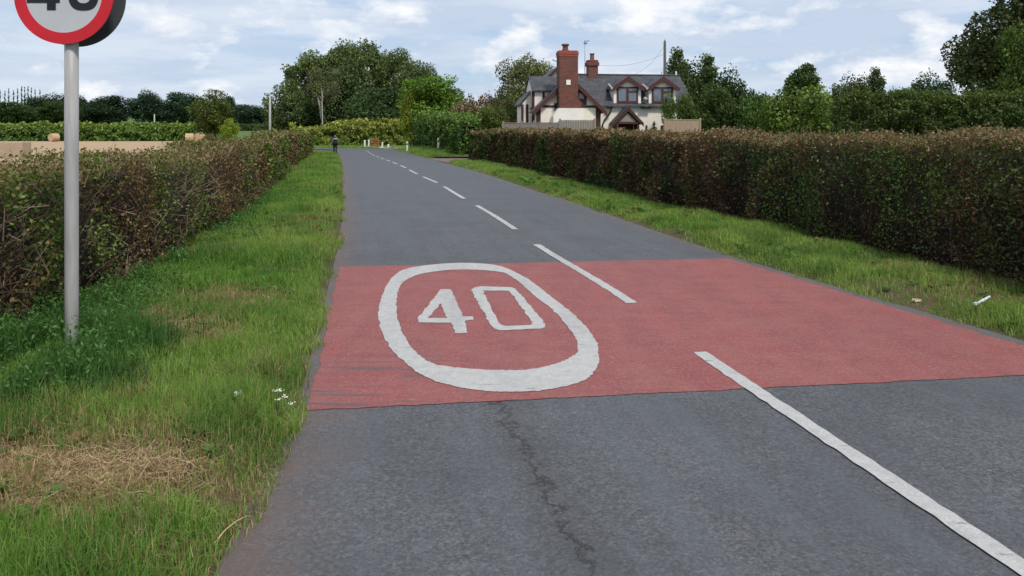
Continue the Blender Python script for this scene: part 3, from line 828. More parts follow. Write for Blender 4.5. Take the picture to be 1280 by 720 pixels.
# green hedges further off
dp = np.array([(-4.2, 61.5), (-6.2, 70), (-8.3, 80), (-11.6, 95)])
hedge('hedge', 'tall dark green garden hedge on the grass bank left of the driveway mouth', dp, 2.0,
      lambda Y: 2.75 + .9 * ss(62, 95, Y), -1, 26000, .12, cols_green((.030, .058, .016), (.050, .090, .024), (.075, .115, .034), [(.10, .15, .04), (.075, .12, .03)]), 0, 13, rough=.55, topjit=.12, cmul=1.4)
dp2 = np.array([(-32, 115.5), (-27, 116.8), (-23, 118.2), (-19, 119), (-15.2, 118.6)])
hedge('hedge', 'bushy yellow green hedge across the far end of the road', dp2, 2.6,
      lambda Y: 2.0 + 1.5*ss(115.3, 118.2, Y), +1, 24000, .22, cols_green((.06, .09, .022), (.10, .135, .030), (.13, .15, .035), [(.23, .25, .06), (.17, .19, .05), (.2, .17, .06)]), 0, 14, rough=.8, topjit=.2)
dp3 = np.array([(18.2, 44), (23, 43), (28, 41), (36, 38)])
hedge('hedge', 'tall overgrown dark green hedge behind the reddish hedge on the right', dp3, 2.5,
      lambda Y: 3.55 + .0*Y, +1, 60000, .10, cols_green((.028, .048, .013), (.044, .066, .018), (.060, .084, .022), [(.066, .084, .025), (.055, .074, .021)]), 3000, 15, rough=.5, topjit=.2, cmul=1.35)
dp4 = np.array([(-130, 153), (-110, 154), (-85, 155), (-62, 156)])
hedge('hedge', 'low green field hedge along the far edge of the stubble', dp4, 3,
      lambda Y: 2.9 + 0*Y, +1, 20000, .3, cols_green((.045, .085, .022), (.075, .12, .030), (.10, .14, .04), [(.11, .15, .04)]), 0, 16, rough=.9, topjit=.25)
dp5 = np.array([(-84, 222), (-72, 224), (-55, 226)])
hedge('hedge', 'thin dark field hedge crossing the far green slope', dp5, 2.5, lambda Y: 1.5 + 0*Y, +1, 4000, .4,
      cols_green((.03, .05, .02), (.04, .06, .024), (.05, .07, .025)), 0, 17, rough=.5)

# ------------------------------------------------------------------ trees
def tree_proto(key, seed, blobs, n, leaf, pal, trunk_r, trunk_top, clump=.35, zs=1., bark='bark', flat=.0, inner=.25, spread=.12):
    """builds crown and trunk meshes for a tree of height 1; blobs = [(x,y,z,r)]"""
    rng = np.random.default_rng(seed)
    B = np.array(blobs); w = B[:, 3] ** 2; w /= w.sum()
    k = rng.choice(len(B), n, p=w); dirs = unit(rng.normal(0, 1, (n, 3)))
    rad = B[k, 3] * np.where(rng.uniform(0, 1, n) < inner, rng.uniform(.2, .8, n), rng.normal(.95 - spread * .5, spread, n))
    Pt = B[k, :3] + dirs * rad[:, None] * np.array([1, 1, zs])
    bump = vnoise(Pt + 5, 9, seed)[:, None] - .5
    Pt += dirs * bump * .09
    V, q = cards(Pt, leaf * rng.uniform(.55, 1.45, n), rng, dirs, .4, .75)
    hue = rng.uniform(1 - clump, 1 + clump, len(B))[k][:, None]
    C = palette(rng, n, pal[0], pal[1]) * hue * 1.9 * np.array([1.17, 1.0, .82])
    crown = arrmesh('crown', V, np.full(n, 4), q, np.repeat(np.clip(C, 0, 1), 4, 0)); crown.materials.append(M['leaf'])
    mb = MB(); x, y = 0, 0
    pts = [(0, 0, -.03)]; rads = [trunk_r * 1.25]
    for i in range(1, 6):
        t = i / 5; x += rng.normal(0, .006); y += rng.normal(0, .006); pts.append((x, y, t * trunk_top)); rads.append(trunk_r * (1 - .7 * t))
    mb.tube(pts, rads, 8)
    for i in rng.choice(len(B), min(len(B), 9), replace=False):
        t = rng.uniform(.35, .9); s = Vector(pts[0]).lerp(Vector(pts[-1]), t); e = Vector(B[i, :3]); m = s.lerp(e, .5) + Vector((0, 0, .02))
        r0 = trunk_r * (1 - .65 * t) * .6; mb.tube([s, m, e], [r0, r0*.7, r0*.3], 6)
    to = mb.build('trunk', M[bark]); tr = to.data; bpy.data.objects.remove(to)
    PROTO[key] = (crown, tr)
PROTO = {}
def round_blobs(seed, nb, cx, rz0, rz1, rw, rmin, rmax, top=1.):
    """blobs filling an egg between heights rz0..rz1, half width rw"""
    rng = np.random.default_rng(seed); out = []
    while len(out) < nb:
        d = unit(rng.normal(0, 1, (1, 3)))[0]; k = rng.uniform(.25, 1) ** .4
        r = rng.uniform(rmin, rmax)
        x, y = d[0]*(rw - r)*k, d[1]*(rw - r)*k
        z = (rz0 + rz1)/2 + d[2]*((rz1 - rz0)/2 - r)*k
        out.append((x + cx*(z - rz0), y, z, r))
    return out
PALD = ([(.022, .040, .014), (.034, .060, .018), (.050, .080, .024)], [3, 4, 2])
PALM = ([(.034, .058, .016), (.052, .085, .022), (.080, .115, .032)], [3, 4, 2])
PALL = ([(.055, .095, .022), (.085, .135, .030), (.125, .170, .042)], [3, 4, 2])
PALB = ([(.05, .06, .025), (.085, .085, .04), (.15, .10, .075), (.20, .14, .11)], [2, 3, 3, 2])
PALG = ([(.060, .080, .036), (.085, .11, .048), (.12, .14, .065), (.045, .06, .03)], [3, 4, 2, 2])
tree_proto('oak', 1, round_blobs(1, 40, .05, .03, 1., .42, .08, .17), 15000, .026, PALD, .022, .7)
tree_proto('elm', 2, round_blobs(2, 36, -.05, .02, 1., .36, .07, .15), 13000, .024, PALM, .018, .75)
tree_proto('ash', 3, round_blobs(3, 40, .0, .20, 1., .33, .055, .115), 15000, .019, PALD, .016, .85, inner=.15)
tree_proto('dome', 4, round_blobs(4, 44, .0, -.12, 1., .55, .09, .2), 14000, .035, PALD, .03, .6)
tree_proto('shrub', 5, round_blobs(5, 40, .0, -.1, 1., .50, .08, .19), 14000, .03, PALL, .02, .5)
tree_proto('browny', 6, round_blobs(6, 24, .0, .0, 1., .62, .13, .25), 10000, .04, PALB, .02, .5)
tree_proto('greywillow', 7, round_blobs(7, 40, .0, .06, 1., .38, .06, .14), 22000, .018, PALG, .022, .7)
cb = []
rg = np.random.default_rng(8)
for i in range(80):
    z = rg.uniform(.03, .97); a = rg.uniform(0, 6.28); rr = (1 - z)**.75 * .24 * rg.uniform(.45, 1.05); cb.append((rr*math.cos(a), rr*math.sin(a), z, .05 + .06*(1-z)*rg.uniform(.6, 1.2)))
tree_proto('conifer', 8, cb, 13000, .022, ([(.016, .034, .015), (.026, .050, .020), (.040, .066, .026)], [3, 4, 2]), .02, .9)
cb = []
for i in range(90):
    z = rg.uniform(.02, .98); a = rg.uniform(0, 6.28); rr = (1 - z*.8)*.05*rg.uniform(.2, 1); cb.append((rr*math.cos(a), rr*math.sin(a), z, .04*(1.15 - .7*z)))
tree_proto('poplar', 9, cb, 3000, .03, PALD, .012, .95)
tree_proto('birch', 10, [(x + .05, y + .10, z, r) for x, y, z, r in round_blobs(10, 44, .0, .42, 1., .27, .04, .085)], 9000, .016, ([(.045, .062, .026), (.07, .088, .036), (.10, .115, .05)], [3, 4, 2]), .013, .7, bark='birch', inner=.1)
tree_proto('pine', 11, [(.05, .0, .86, .11), (-.10, .03, .80, .10), (.14, .05, .76, .09), (.0, -.05, .93, .07), (-.16, 0, .70, .07), (.12, -.04, .66, .06), (-.04, .05, .70, .08), (.04, .0, .62, .06)], 6000, .026, PALD, .018, .85)
tree_proto('bigoak', 12, round_blobs(12, 80, .0, .06, 1., .50, .07, .15), 100000, .0155, ([(.026, .040, .016), (.042, .060, .020), (.066, .082, .028), (.09, .085, .035)], [3, 4, 2, .7]), .026, .75, spread=.075, inner=.35)
tree_proto('yellowtree', 13, round_blobs(13, 36, .0, .05, 1., .42, .09, .18), 22000, .022, ([(.026, .052, .012), (.042, .078, .016), (.065, .105, .022)], [3, 4, 2]), .02, .6)

def tree(key, px, ytop, hw, Y, label, name='tree', cat='tree', group=None, tint=(1, 1, 1), rot=None, sink=0, depth=None):
    """a tree whose top stands at (px, ytop) from Y metres away and whose crown is 2*hw pixels wide"""
    X = (px - 640) / F * Y; z0 = float(T(X, Y)) - sink
    H = EYE + (HZ - ytop) / F * Y - z0
    crown, tr = PROTO[key]
    vs = np.empty(len(crown.vertices)*3, np.float32); crown.vertices.foreach_get('co', vs); vs = vs.reshape(-1, 3)
    a = random.uniform(0, 6.28) if rot is None else rot
    xr = vs[:, 0]*math.cos(a) - vs[:, 1]*math.sin(a)
    w = max(np.percentile(xr, 99), -np.percentile(xr, 1)); h = np.percentile(vs[:, 2], 99.8)
    sx = hw / F * Y / w; sz = H / h
    r = empty(name, (X, Y, z0), a, label, cat, group); r.scale = (sx, sx, sz)
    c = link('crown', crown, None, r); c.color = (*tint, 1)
    link('trunk', tr, None, r)
    return r

# tree line beyond the stubble field, left to right
fl = 'trees beyond the stubble field'  # bluish tints below paint the distance haze into these crowns
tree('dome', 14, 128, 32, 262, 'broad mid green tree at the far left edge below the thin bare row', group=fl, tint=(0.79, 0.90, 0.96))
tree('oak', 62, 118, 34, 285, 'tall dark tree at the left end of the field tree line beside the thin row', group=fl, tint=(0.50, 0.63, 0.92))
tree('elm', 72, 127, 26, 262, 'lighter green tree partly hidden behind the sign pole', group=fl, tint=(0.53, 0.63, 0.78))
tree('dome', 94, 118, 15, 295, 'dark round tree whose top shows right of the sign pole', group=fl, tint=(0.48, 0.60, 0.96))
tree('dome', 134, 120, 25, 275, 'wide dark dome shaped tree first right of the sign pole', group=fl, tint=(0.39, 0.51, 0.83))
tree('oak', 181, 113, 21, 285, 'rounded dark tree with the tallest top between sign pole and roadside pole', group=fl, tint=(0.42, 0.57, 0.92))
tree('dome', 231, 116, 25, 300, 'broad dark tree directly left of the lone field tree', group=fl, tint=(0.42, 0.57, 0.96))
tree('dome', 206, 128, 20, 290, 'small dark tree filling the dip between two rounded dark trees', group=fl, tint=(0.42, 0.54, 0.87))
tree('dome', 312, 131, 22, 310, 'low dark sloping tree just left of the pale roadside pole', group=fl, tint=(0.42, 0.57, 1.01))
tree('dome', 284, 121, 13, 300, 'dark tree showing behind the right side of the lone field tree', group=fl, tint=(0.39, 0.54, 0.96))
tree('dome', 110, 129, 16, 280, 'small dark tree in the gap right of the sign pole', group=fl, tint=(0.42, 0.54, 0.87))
for i, (x, yt) in enumerate(((0, 113), (6, 115), (11, 112), (17, 114), (22, 112), (27, 109), (31, 110), (35, 109), (39, 111), (44, 113), (50, 113))):
    tree('poplar', x, yt, 2.3, 345, 'one of the thin upright trees in a row on the skyline', group='thin trees in a skyline row', tint=(.85, .95, 1.1))
tree('elm', 269, 113, 26, 128, 'lone rounded green tree at the field corner beside the straw bales', tint=(.85, .85, .8))
tree('elm', 286, 148, 11, 100, 'young yellow green tree in front of the lone field tree', tint=(2.0, 1.9, .9))
tree('browny', 262, 168, 9, 70, 'straggly brown green bush above the left hedge by the bales', 'bush', 'bush', tint=(.55, .7, .5))

# big clump at the bend
bc = 'big trees at the bend of the road'
tree('elm', 358, 100, 26, 128, 'leaning low tree at the left edge of the big clump beside the pale pole', group=bc, tint=(1.03, 1.02, 1.32))
tree('ash', 392, 66, 36, 136, 'tall airy tree behind the white trunked birch', group=bc, tint=(1.72, 1.54, 1.90))
tree('ash', 455, 50, 36, 140, 'tallest tree of the big clump, dark with small sky gaps', group=bc, tint=(1.48, 1.39, 1.70))
tree('oak', 430, 74, 32, 132, 'dark mid height tree in the centre of the big clump', group=bc, tint=(1.13, 1.12, 1.39))
tree('ash', 424, 57, 34, 138, 'full leafy tree left of the tallest tree in the big clump', group=bc, tint=(1.58, 1.49, 1.76))
tree('ash', 492, 61, 28, 138, 'tall dark tree right of the clump centre', group=bc, tint=(1.58, 1.44, 1.64))
tree('ash', 520, 78, 22, 134, 'dark tree at the right edge of the big clump above the yellow green tree', group=bc, tint=(1.28, 1.23, 1.51))
tree('dome', 470, 110, 40, 126, 'low dark spreading tree under the tall clump', group=bc, tint=(0.74, 0.83, 1.01))
tree('dome', 372, 122, 30, 127, 'low shaded tree at the foot of the birch', group=bc, tint=(0.88, 0.88, 1.01))
tree('birch', 401, 84, 20, 122, 'slender birch with a white trunk at the front of the big clump', group=bc, tint=(0.94, 0.98, 1.14), rot=.4)

tree('yellowtree', 542, 95, 38, 99, 'dense mid green round tree above the garden hedge', tint=(1.35, 1.5, 1.05))
tree('oak', 513, 106, 14, 98.3, 'bright yellow green tree at the left side of the dense round tree', tint=(2.7, 2.3, .9))
tree('browny', 600, 119, 30, 78, 'pinkish brown flowering shrub between round tree and cottage', 'bush', 'bush', tint=(.82, .88, .88))
tree('shrub', 613, 133, 22, 66, 'low green bush in front of the pinkish brown shrub', 'bush', 'bush', tint=(.6, .6, .6))
tree('greywillow', 655, 72, 36, 75, 'grey green feathery tree standing behind the left end of the cottage', tint=(.95, .95, .9))
tree('dome', 632, 110, 18, 82, 'dark low tree behind the cottage left corner', tint=(.8, .9, 1.))
cf = 'dark trees right of the cottage'
tree('conifer', 846, 62, 34, 66, 'dark pointed conifer rising behind the cottage roof', group=cf, tint=(1.35, 1.20, 1.02))
tree('conifer', 884, 70, 36, 68, 'pointed conifer second from the cottage, with a ragged top', group=cf, tint=(1.30, 1.20, 1.02))
tree('oak', 868, 80, 30, 62, 'bushy dark tree between the two pointed conifers', group=cf, tint=(0.80, 0.83, 0.72))
tree('oak', 915, 88, 32, 60, 'broad dark rounded tree at the right of the conifers', group=cf, tint=(0.75, 0.83, 0.72))
tree('dome', 898, 112, 32, 58, 'low dark bushy tree right behind the pale fence panel', group=cf, tint=(0.80, 0.87, 0.68))
tree('dome', 945, 118, 26, 56, 'dark green bush between dark trees and the pale green shrub', 'bush', 'bush', tint=(.95, 1.15, .85))
tree('shrub', 849, 117, 20, 48.6, 'dark green shrub in front of the cottage right dormer', 'bush', 'bush', tint=(.42, .5, .45))
tree('shrub', 1006, 110, 42, 52, 'bright pale green bush behind the reddish hedge', 'bush', 'bush', tint=(.66, .74, .68))
tree('shrub', 975, 122, 26, 53, 'darker green bush at the left of the bright pale green bush', 'bush', 'bush', tint=(.65, .75, .6))
bt = 'trees on the right skyline'
tree('pine', 1006, 80, 19, 90, 'small pine with a flat clumped crown above the pale green bush', group=bt, tint=(1.1, 1.1, 1.1))
tree('dome', 1003, 108, 30, 92, 'low dark tree under the small pine', group=bt, tint=(.8, .9, .9))
tree('oak', 1058, 96, 26, 105, 'greyish rounded tree left in the pair right of the small pine', group=bt, tint=(1.1, 1.0, .95))
tree('conifer', 1094, 86, 24, 108, 'pointed dark tree right in the pair on the skyline', group=bt, tint=(1.2, 1.1, 1.05))
tree('oak', 1080, 97, 22, 106, 'dark tree merging into the pointed tree on the skyline', group=bt, tint=(1.1, 1.0, .9))
tree('dome', 1122, 114, 24, 110, 'low dark tree in the dip of the right skyline', group=bt, tint=(.85, .95, 1.0))
tree('oak', 1166, 92, 26, 112, 'round dark tree left of the huge tree on the right', group=bt, tint=(.75, .9, 1.0))
tree('dome', 1140, 112, 24, 112, 'low dark tree next to the round skyline tree', group=bt, tint=(.8, .9, 1.0))
tree('bigoak', 1338, -44, 118, 58, 'huge dark broadleaf tree at the right edge of the photo', tint=(.68, .74, .70))
tree('yellowtree', 1285, 30, 40, 52, 'mid green tree in front of the huge dark tree', tint=(.9, .9, .75))
tree('dome', 1238, 98, 36, 56, 'low dark bush at the foot of the huge dark tree', 'bush', 'bush', tint=(.7, .7, .7))
# far woodland closing the gaps on the skyline at both sides, outside the frame
tree('oak', 1400, 40, 90, 70, 'dark tree beyond the right edge of the photo', tint=(.8, .85, .85))

# ------------------------------------------------------------------ speed limit sign
SY = 5.85
sx = (89.5 - 640) / F * SY
sign = empty('road_sign', (sx, SY, float(T(sx, SY))), 0, 'round red ringed 40 sign on a grey pole beside the left hedge', 'road sign')
mb = MB(); mb.tube([(0, 0, -.3), (0, 0, .5), (0, 0, 1.5), (0, 0, 3.12)], .0475, 24)
mb.build('pole', M['galv'], sign)
MB().tube([(0, 0, 3.12), (0, 0, 3.15)], [.049, .04], 24).build('pole_cap', M['black'], sign)
cz = EYE + (HZ + 5) / F * SY
offx = (86.5 - 89.5) / F * SY
def disc(name, r0, r1, y, th, mat, z=cz, parent=sign, n=64):
    mb = MB(); bm = mb.bm
    def ring(r, yy): return [bm.verts.new((offx + r*math.cos(2*math.pi*k/n), yy, z + r*math.sin(2*math.pi*k/n))) for k in range(n)]
    if r0 == 0:
        a, b = ring(r1, y), ring(r1, y + th)
        bm.faces.new(a); bm.faces.new(b[::-1])
        for k in range(n): bm.faces.new((a[k], b[k], b[(k+1) % n], a[(k+1) % n]))
    else:
        a, b, c, d = ring(r1, y), ring(r1, y + th), ring(r0, y), ring(r0, y + th)
        for k in range(n):
            j = (k+1) % n
            bm.faces.new((a[k], b[k], b[j], a[j])); bm.faces.new((c[k], a[k], a[j], c[j])); bm.faces.new((d[k], c[k], c[j], d[j])); bm.faces.new((b[k], d[k], d[j], b[j]))
    return mb.build(name, mat, parent)
RD = .36
disc('sign_plate', 0, RD, -.068, .012, M['signback'])
disc('white_face', 0, RD - .056, -.071, .003, M['signwhite'])
disc('red_ring', RD - .083, RD, -.0735, .0055, M['signred'])
disc('rear_plate', 0, RD, .105, .012, M['signback'])['label'] = 'dark grey back of the second sign facing the other way'
for zz in (-.2, .2):
    mb = MB(); mb.box(-.07, .07, -.056, -.048, cz+zz-.02, cz+zz+.02); mb.box(-.07, -.05, -.048, .105, cz+zz-.02, cz+zz+.02); mb.box(.05, .07, -.048, .105, cz+zz-.02, cz+zz+.02)
    mb.build('clip', M['galv'], sign)
def flat_glyph(name, loops, x0, z0, s, y, mat, parent, th=.0015):
    bm = bmesh.new()
    vs = [(x0 + x*s, y, z0 + z*s) for lp in loops for x, z in lp]; bv = [bm.verts.new(v) for v in vs]
    for t in geometry.tessellate_polygon([[Vector((x, z, 0)) for x, z in lp] for lp in loops]): bm.faces.new([bv[i] for i in t])
    bmesh.ops.recalc_face_normals(bm, faces=bm.faces[:])
    for f in bm.faces:
        if f.normal.y > 0: f.normal_flip()
    me = bpy.data.meshes.new(name); bm.to_mesh(me); bm.free(); return link(name, me, mat, parent)
pxm = SY / F
zb = EYE + (HZ - 14.5) / F * SY
g4 = [[(25, 0), (36, 0), (36, 9), (41, 9), (41, 18), (36, 18), (36, 46), (23, 46), (0, 18), (0, 9), (25, 9)], [(25, 18), (11, 18), (25, 36)][::-1]]
flat_glyph('digit', g4, (41 - 89.5) * pxm, zb, pxm, -.0745, M['signblack'], sign)
def oval(w, h, ex, n=40, c=(0, 0)):
    out = []
    for k in range(n):
        t = 2*math.pi*k/n; ct, st = math.cos(t), math.sin(t)
        out.append((c[0] + w*math.copysign(abs(ct)**ex, ct), c[1] + h*math.copysign(abs(st)**ex, st)))
    return out
flat_glyph('digit', [oval(19, 23.5, .75, c=(19, 23)), oval(9, 14.5, .7, c=(19, 23))[::-1]], (92 - 89.5) * pxm, zb, pxm, -.0745, M['signblack'], sign)

# ------------------------------------------------------------------ cottage
HO = Vector((5.85, 50, 0)); HO.z = float(T(5.85, 50))
TH = R(8)
house = empty('cottage', HO, TH, 'cream cottage with dark timber, slate roof and a big brick chimney', 'house')
zc = -HO.z    # local z of world z=0
LA = 5.6; zE = 3.55 + zc; zR = 5.52 + zc; RUN = 2.6
# right range
MB().prism([(-2.2, 0, 0), (-2.2, 2*RUN, 0), (-2.2, 2*RUN, zE), (-2.2, RUN, zR - .1), (-2.2, 0, zE)], (LA + 2.2, 0, 0)).build('wall', M['render'], house)
def roof_pair(mb, x0, x1, y0, ym, y1, ze, zr, over, th=.09):
    for a, b in ((y0, ym), (y1, ym)):
        s = 1 if b > a else -1; sl = (zr - ze) / abs(b - a); ya = a - s*over; za = ze - sl*over
        mb.prism([(x0, ya, za), (x0, b, zr), (x0, b, zr + th), (x0, ya, za + th)], (x1 - x0, 0, 0))
mb = MB(); roof_pair(mb, -2.28, LA + .15, 0, RUN, 2*RUN, zE, zR - .05, .25); rf = mb.build('roof', M['slate'], house)
MB().tube([(-2.2, RUN, zR + .05), (LA + .15, RUN, zR + .05)], .07, 8).build('ridge_tiles', M['slate'], rf)
MB().lathe([(.07, 0), (.07, .22), (.05, .25)], 10, (LA - .1, RUN, zR + .08)).build('roof_vent', M['white'], rf)
# rear left block with the higher eaves
zB = 4.42 + zc; zBR = 5.28 + zc; xB = -4.62
MB().prism([(xB, .05, 0), (xB, 2.6, 0), (xB, 2.6, zB), (xB, 1.32, zBR - .08), (xB, .05, zB)], (2.3, 0, 0)).build('wall', M['render'], house)
mb = MB(); roof_pair(mb, xB - .06, -2.3, .05, 1.32, 2.6, zB, zBR - .02, .2); mb.build('roof', M['slate'], house)
# lean-to at the left end
zl0, zl1 = 3.55 + zc, 4.25 + zc
MB().prism([(-5.2, .75, 0), (xB - .01, .75, 0), (xB - .01, .75, zl1), (-5.2, .75, zl0)], (0, 1.9, 0)).build('lean_to', M['render'], house)
le = [o for o in bpy.data.objects if o.name.startswith('lean_to')][-1]
MB().prism([(-5.36, .6, zl0 - .1), (xB - .04, .6, zl1 + .03), (xB - .04, .6, zl1 + .12), (-5.36, .6, zl0 - .01)], (0, 2.2, 0)).build('lean_to_roof', M['slate'], le)
mb = MB()
for xx in (-5.22, -4.92): mb.box(xx, xx + .15, .715, .78, 0, zl0 - .02)
mb.box(-5.06, xB - .03, .722, .77, 2.0 + zc, 2.13 + zc); mb.build('timber_frame', M['timber'], le)
# rear gable seen behind the chimney
gx_, gw, gz = -2.55, .95, 5.95 + zc
MB().prism([(gx_ - gw, 2.65, 3), (gx_ + gw, 2.65, 3), (gx_ + gw, 2.65, gz - .9), (gx_, 2.65, gz - .05), (gx_ - gw, 2.65, gz - .9)], (0, 2.5, 0)).build('wall', M['render'], house)
mb = MB()
for sg in (-1, 1):
    mb.prism([(gx_, 2.45, gz), (gx_ + sg*1.15, 2.45, gz - 1.04), (gx_ + sg*1.15, 2.45, gz - .95), (gx_, 2.45, gz + .1)], (0, 2.8, 0))
mb.build('roof', M['slate'], house)
mb = MB()
for sg in (-1, 1): mb.bar((gx_ + sg*.01, 2.42, gz), (gx_ + sg*1.18, 2.42, gz - 1.06), .05, .16)
mb.build('bargeboard', M['timber'], house)
# front gable wing
WX0, WX1, WY = -4.5, -.6, -1.0; XM = (WX0 + WX1)/2; zW = 3.30 + zc; zA = 5.15 + zc
MB().prism([(WX0, WY, 0), (WX1, WY, 0), (WX1, WY, zW), (XM, WY, zA - .12), (WX0, WY, zW)], (0, 1.07, 0)).build('wall', M['render'], house)
sl = (zA - zW) / (XM - WX0); mb = MB(); ov = .32
for sg in (-1, 1):
    xe = XM + sg*((WX1 - WX0)/2 + ov); ze = zW - sl*ov
    mb.prism([(XM, WY - .3, zA - .05), (xe, WY - .3, ze - .05), (xe, WY - .3, ze + .04), (XM, WY - .3, zA + .05)], (0, 3.4 if sg > 0 else 1.36, 0))
mb.build('roof', M['slate'], house)
mb = MB()
for sg in (-1, 1):
    xe = XM + sg*((WX1 - WX0)/2 + ov + .03); ze = zW - sl*(ov + .03)
    mb.prism([(XM, WY - .345, zA - .26), (xe, WY - .345, ze - .22), (xe, WY - .345, ze + .05), (XM, WY - .345, zA + .065)], (0, .042, 0))
mb.build('bargeboard', M['redwood'], house)
def timber(mb, x0, x1, z0, z1, y=None): mb.box(x0, x1, (WY if y is None else y) - .03, (WY if y is None else y) + .05, z0, z1)
mb = MB()
timber(mb, WX0 - .03, WX0 + .2, 0, zW + .05); timber(mb, WX1 - .28, WX1 + .02, 0, zW + .1)
timber(mb, WX0 + 1.05, WX0 + 1.2, 1.45 + zc, zW + .25)
timber(mb, WX0 + .2, WX1 - .28, 3.28 + zc, 3.42 + zc)
timber(mb, WX0 + .2, XM - .5, 2.02 + zc, 2.16 + zc)
mb.build('timber_frame', M['timber'], house)
mb = MB()   # side and rear-block framing
mb.box(WX0 - .03, WX0 + .03, -.94, -.78, 0, zW)
for zz in (1.95 + zc, 3.05 + zc): mb.box(WX0 - .028, WX0 + .02, -.78, .03, zz, zz + .13)
for xx in (xB - .02, xB + .62, xB + 1.3): mb.box(xx, xx + .14, .015, .08, 2.6, zB - .02)
mb.box(xB - .02, xB + 2.2, .018, .07, zB - .16, zB - .02)
for yy in (.03, 1.2, 2.4): mb.box(xB - .035, xB + .03, yy, yy + .16, 0, zB)
for zz in (1.95 + zc, 3.2 + zc): mb.box(xB - .033, xB + .02, .2, 2.4, zz, zz + .13)
mb.build('timber_frame', M['timber'], house)
# gable window right of the stack
wx = XM + .62
MB().box(wx - .45, wx + .47, WY - .05, WY + .03, 3.44 + zc, 4.35 + zc).build('window', M['redwood'], house)
w_ = [o for o in bpy.data.objects if o.name.startswith('window') and o.parent == house][-1]
MB().box(wx - .02, wx + .30, WY - .056, WY - .02, 3.82 + zc, 4.15 + zc).build('pane', M['glass'], w_)
# big chimney
cx = XM - .17; CW = .58; cy0, cy1 = WY - .72, WY + .1
zt = 6.32 + zc
st = MB().box(cx - CW, cx + CW, cy0, cy1, 3.2 + zc, zt, .02).build('chimney', M['brick'], house)
mb = MB(); mb.box(cx - CW - .02, cx + CW + .02, cy0 - .02, cy1 + .02, zt, zt + .12, .02); mb.box(cx - CW - .035, cx + CW + .035, cy0 - .035, cy1 + .035, zt + .121, zt + .30, .03); mb.box(cx - CW, cx + CW, cy0, cy1, zt + .301, zt + .37, .03)
mb.build('chimney_cap', M['brickcap'], st)
MB().lathe([(.19, 0), (.20, .08), (.17, .12), (.165, .3), (.24, .33), (.24, .40), (.2, .42)], 16, (cx - .12, (cy0+cy1)/2, zt + .37)).build('chimney_pot', M['pot'], st)
MB().box(cx - .15, cx + .11, cy0 - .03, cy0 + .02, 4.62 + zc, 4.92 + zc).build('plaque', M['render2'], st)
MB().prism([(cx + CW + .002, cy1 - .3, 3.2 + zc), (cx + CW + .32, cy1 - .3, 3.2 + zc), (cx + CW + .32, cy1 - .3, 3.6 + zc), (cx + CW + .002, cy1 - .3, 3.85 + zc)], (0, .25, 0)).build('chimney_shoulder', M['brick'], st)
MB().prism([(cx - .95, cy0 - .12, 0), (cx - .95, cy0 - .12, 2.75 + zc), (cx - .62, cy0 - .12, 3.22 + zc), (cx + .86, cy0 - .12, 3.22 + zc), (cx + .92, cy0 - .12, 2.75 + zc), (cx + .92, cy0 - .12, 0)], (0, .8, 0)).build('chimney_base', M['render2'], house)
# small chimney on the ridge
sc_ = MB().box(-.56, .10, RUN - .3, RUN + .3, zR - .3, 6.40 + zc, .015).build('chimney', M['brick'], house)
mb = MB(); mb.box(-.63, .17, RUN - .37, RUN + .37, 6.12 + zc, 6.38 + zc, .03); mb.box(-.58, .12, RUN - .32, RUN + .32, 6.402 + zc, 6.52 + zc, .03); mb.build('chimney_cap', M['brick'], sc_)
MB().lathe([(.17, 0), (.15, .05), (.13, .36), (.17, .38), (.17, .44)], 14, (-.23, RUN, 6.52 + zc)).build('chimney_pot', M['pot'], sc_)
# aerials
mb = MB(); ax, ay = -.62, RUN + .4
mb.tube([(ax, ay, zR - .6), (ax, ay, 7.85 + zc)], .022, 8); mb.bar((ax - .05, ay - .15, 7.8 + zc), (ax + .3, ay + .15, 7.84 + zc), .03)
for k in range(5): mb.bar((ax + .0 + .07*k, ay - .22, 7.80 + zc + .01*k), (ax + .0 + .07*k, ay + .22, 7.80 + zc + .01*k), .014)
mb.box(ax - .08, ax + .16, ay - .03, ay + .03, 7.62 + zc, 7.72 + zc); mb.build('aerial', M['metal'], house)
mb = MB(); mb.bar((cx - CW - .02, cy0 + .3, 6.0 + zc), (cx - CW - .36, cy0 + .3, 6.12 + zc), .03)
for k in range(6): mb.bar((cx - CW - .06 - .06*k, cy0 + .15, 6.05 + zc + .02*k), (cx - CW - .06 - .06*k, cy0 + .45, 6.05 + zc + .02*k), .014)
mb.build('aerial', M['metal'], house)
